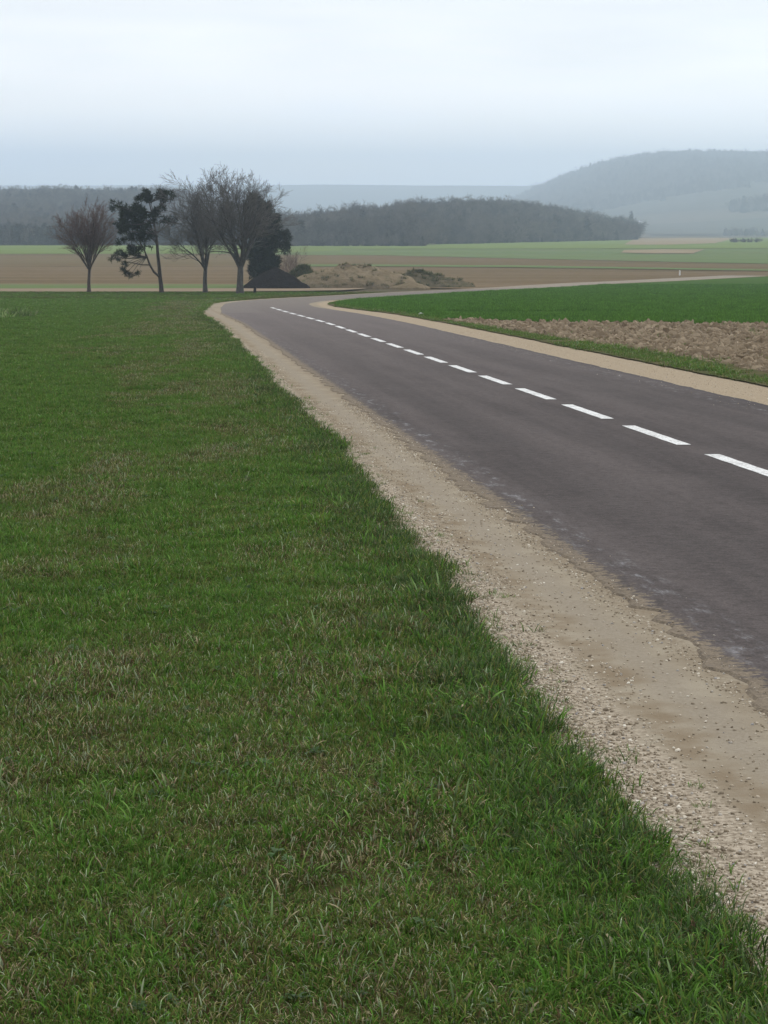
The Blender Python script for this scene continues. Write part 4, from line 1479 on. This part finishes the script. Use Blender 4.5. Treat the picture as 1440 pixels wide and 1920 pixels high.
# big hill on the right
n = 22000
xr_ = rng.uniform(150, 900, n); Yr_ = rng.uniform(2300, 4300, n)
uk = 720 + xr_ / Yr_ * FPX
fm = fnoise(xr_ * 0.004, Yr_ * 0.002, 91)
kk = (uk > 940) & (uk < 1560) & (Yr_ > 3020 + 160 * (fm - 0.5)) & (rng.random(n) < 0.62)
wood("hill_wood", xr_[kk], Yr_[kk], "hazy woods on the big hill at the right", 4, sc=(0.95, 1.5), conif=0.1)
n = 260
xc_ = rng.uniform(345, 470, n); Yc_ = rng.uniform(2430, 2500, n)
wood("copse", xc_, Yc_, "dark copse on the hill's lower spur at the right edge", 5, sc=(0.9, 1.3), conif=0.3)
n = 220
xc_ = rng.uniform(250, 420, n); Yc_ = 1830 + rng.normal(0, 6, n)
kk = fnoise(xc_ * 0.03, xc_ * 0, 6) > 0.42
wood("hedgerow", xc_[kk], Yc_[kk], "dark hedgerow along the valley floor at the right edge", 6, sc=(0.3, 0.55), conif=0.3)
n = 40
Yc_ = 905 + rng.normal(0, 1.5, n); xc_ = rng.uniform(0.0, 1, n) * (XU(1424, 905) - XU(1368, 905)) + XU(1368, 905)
wood("low_hedge", xc_, Yc_, "short dark hedge standing alone in the far pasture", 7, sc=(0.12, 0.2), conif=0.2)

# lone conifer and small sheds by the knoll wood's right end
lone = empty("conifer_tree", (XU(1183, 1480), 1480, float(H(XU(1183, 1480), 1480))))
obj("crown", far_conifer_mesh(71, 15, M_wood_dark), lone)
tb = Tubes(); tb.tube([(0, 0, -0.5), (0, 0, 6), (0, 0, 13)], [0.3, 0.2, 0.06], 6)
obj("trunk", tb.mesh("trunk", M_pinebark), lone)
set_props(lone, "slim lone conifer at the right end of the knoll wood", "tree")

M_white = mat_plain_noise("pale_render", (0.62, 0.61, 0.58), (0.72, 0.71, 0.68), 0.8, 0.85, 0.1)
M_roof = mat_plain_noise("roof_sheet", (0.40, 0.40, 0.41), (0.50, 0.50, 0.50), 0.8, 0.7, 0.1)


def shed(u, Y, w, d, h, label):
    x = XU(u, Y)
    root = empty("farm_shed", (x, Y, float(H(x, Y))))
    V = [(-w/2, -d/2, -1), (w/2, -d/2, -1), (w/2, d/2, -1), (-w/2, d/2, -1), (-w/2, -d/2, h), (w/2, -d/2, h), (w/2, d/2, h), (-w/2, d/2, h), (-w/2, 0, h * 1.4), (w/2, 0, h * 1.4)]
    F = [(0, 1, 5, 4), (1, 2, 6, 9, 5), (2, 3, 7, 6), (3, 0, 4, 8, 7)]
    obj("wall", mesh_np("wall", V, F, M_white), root)
    o = 0.4; t_ = 0.15
    R = []
    FR = []
    for sgn in (-1, 1):
        k = len(R)
        for z in (0.02, t_):
            R += [(-w/2 - o, sgn * (d/2 + o), h - 0.1 + z), (w/2 + o, sgn * (d/2 + o), h - 0.1 + z), (w/2 + o, 0, h * 1.4 + z), (-w/2 - o, 0, h * 1.4 + z)]
        FR += [(k, k+1, k+2, k+3), (k+4, k+5, k+6, k+7), (k, k+1, k+5, k+4), (k, k+3, k+7, k+4), (k+1, k+2, k+6, k+5)]
    obj("roof", mesh_np("roof", R, FR, M_roof), root)
    obj("door", mesh_np("door", [(-1.6, -d/2 - 0.05, 0), (1.6, -d/2 - 0.05, 0), (1.6, -d/2 - 0.05, h * 0.75), (-1.6, -d/2 - 0.05, h * 0.75)], [(0, 1, 2, 3)], M_roof), root)
    return set_props(root, label, "shed", "far farm sheds")


shed(1162, 2350, 9, 6, 3.2, "tiny white farm shed left of the lone far conifer")
shed(1198, 2300, 5, 5, 3.4, "tiny white farm shed right of the lone far conifer")


# ------------------------------------------------------------------ small things
def box_post(name, u, v, w, h, mat, label, cat, capm=None, lean=0.0):
    x, Y, z = base_at(u, v)
    root = empty(name, (x, Y, z))
    a = w / 2
    tb = Tubes(); tb.tube([(0, 0, -0.2), (lean * h * 0.5, 0, h * 0.5), (lean * h, 0, h)], [a, a * 0.97, a * 0.92], 8)
    obj("post", tb.mesh("post", mat, False), root)
    V = [(lean * h + a * 0.92 * math.cos(k), a * 0.92 * math.sin(k), h) for k in np.arange(8) * math.pi / 4] + [(lean * h, 0, h + a * 0.7)]
    obj("cap", mesh_np("cap", V, [(k, (k + 1) % 8, 8) for k in range(8)], capm or mat), root)
    return set_props(root, label, cat)


M_stake = mat_plain_noise("dark_stake", (0.02, 0.018, 0.016), (0.045, 0.04, 0.035), 20)
box_post("stake", 477.5, 549.5, 0.20, 0.42, M_stake, "short dark stump beside the tallest bare tree", "stump", lean=0.08)
box_post("marker_post", 1274.5, 516, 0.18, 0.5, M_white, "small white marker post beside the far road", "post")
# white piece of limestone on the right verge
rngp = np.random.default_rng(2)
v_, f_ = pebble(rngp, 2)
x, Y, z = base_at(789, 592)
ls = obj("stone", mesh_np("stone", v_ * np.array([0.11, 0.09, 0.08]), f_, M_white, True))
ls.location = (x, Y, z + 0.06)
set_props(ls, "pale stone lying on the grassy right verge", "stone")

# ------------------------------------------------------------------ haze
hx = [-2800, 2800]; hy_ = [-80, 7450]; hz = [-60.0, 112.0]
V = [(a, b, c) for c in hz for b in hy_ for a in hx]
F = [(0, 2, 3, 1), (4, 5, 7, 6), (0, 1, 5, 4), (2, 6, 7, 3), (0, 4, 6, 2), (1, 3, 7, 5)]
hm = bpy.data.materials.new("haze_air")
hm.use_nodes = True
hm.node_tree.nodes.clear()
ho = hm.node_tree.nodes.new('ShaderNodeOutputMaterial')
hv = hm.node_tree.nodes.new('ShaderNodeVolumePrincipled')
hv.inputs['Color'].default_value = (0.74, 0.875, 1.0, 1)
hv.inputs['Density'].default_value = 3.3e-4
hv.inputs['Anisotropy'].default_value = 0.6
hm.node_tree.links.new(hv.outputs[0], ho.inputs['Volume'])
haze = obj("haze", mesh_np("haze", V, F, hm))
set_props(haze, "pale bluish haze in the air over the valley", "haze", kind="stuff")
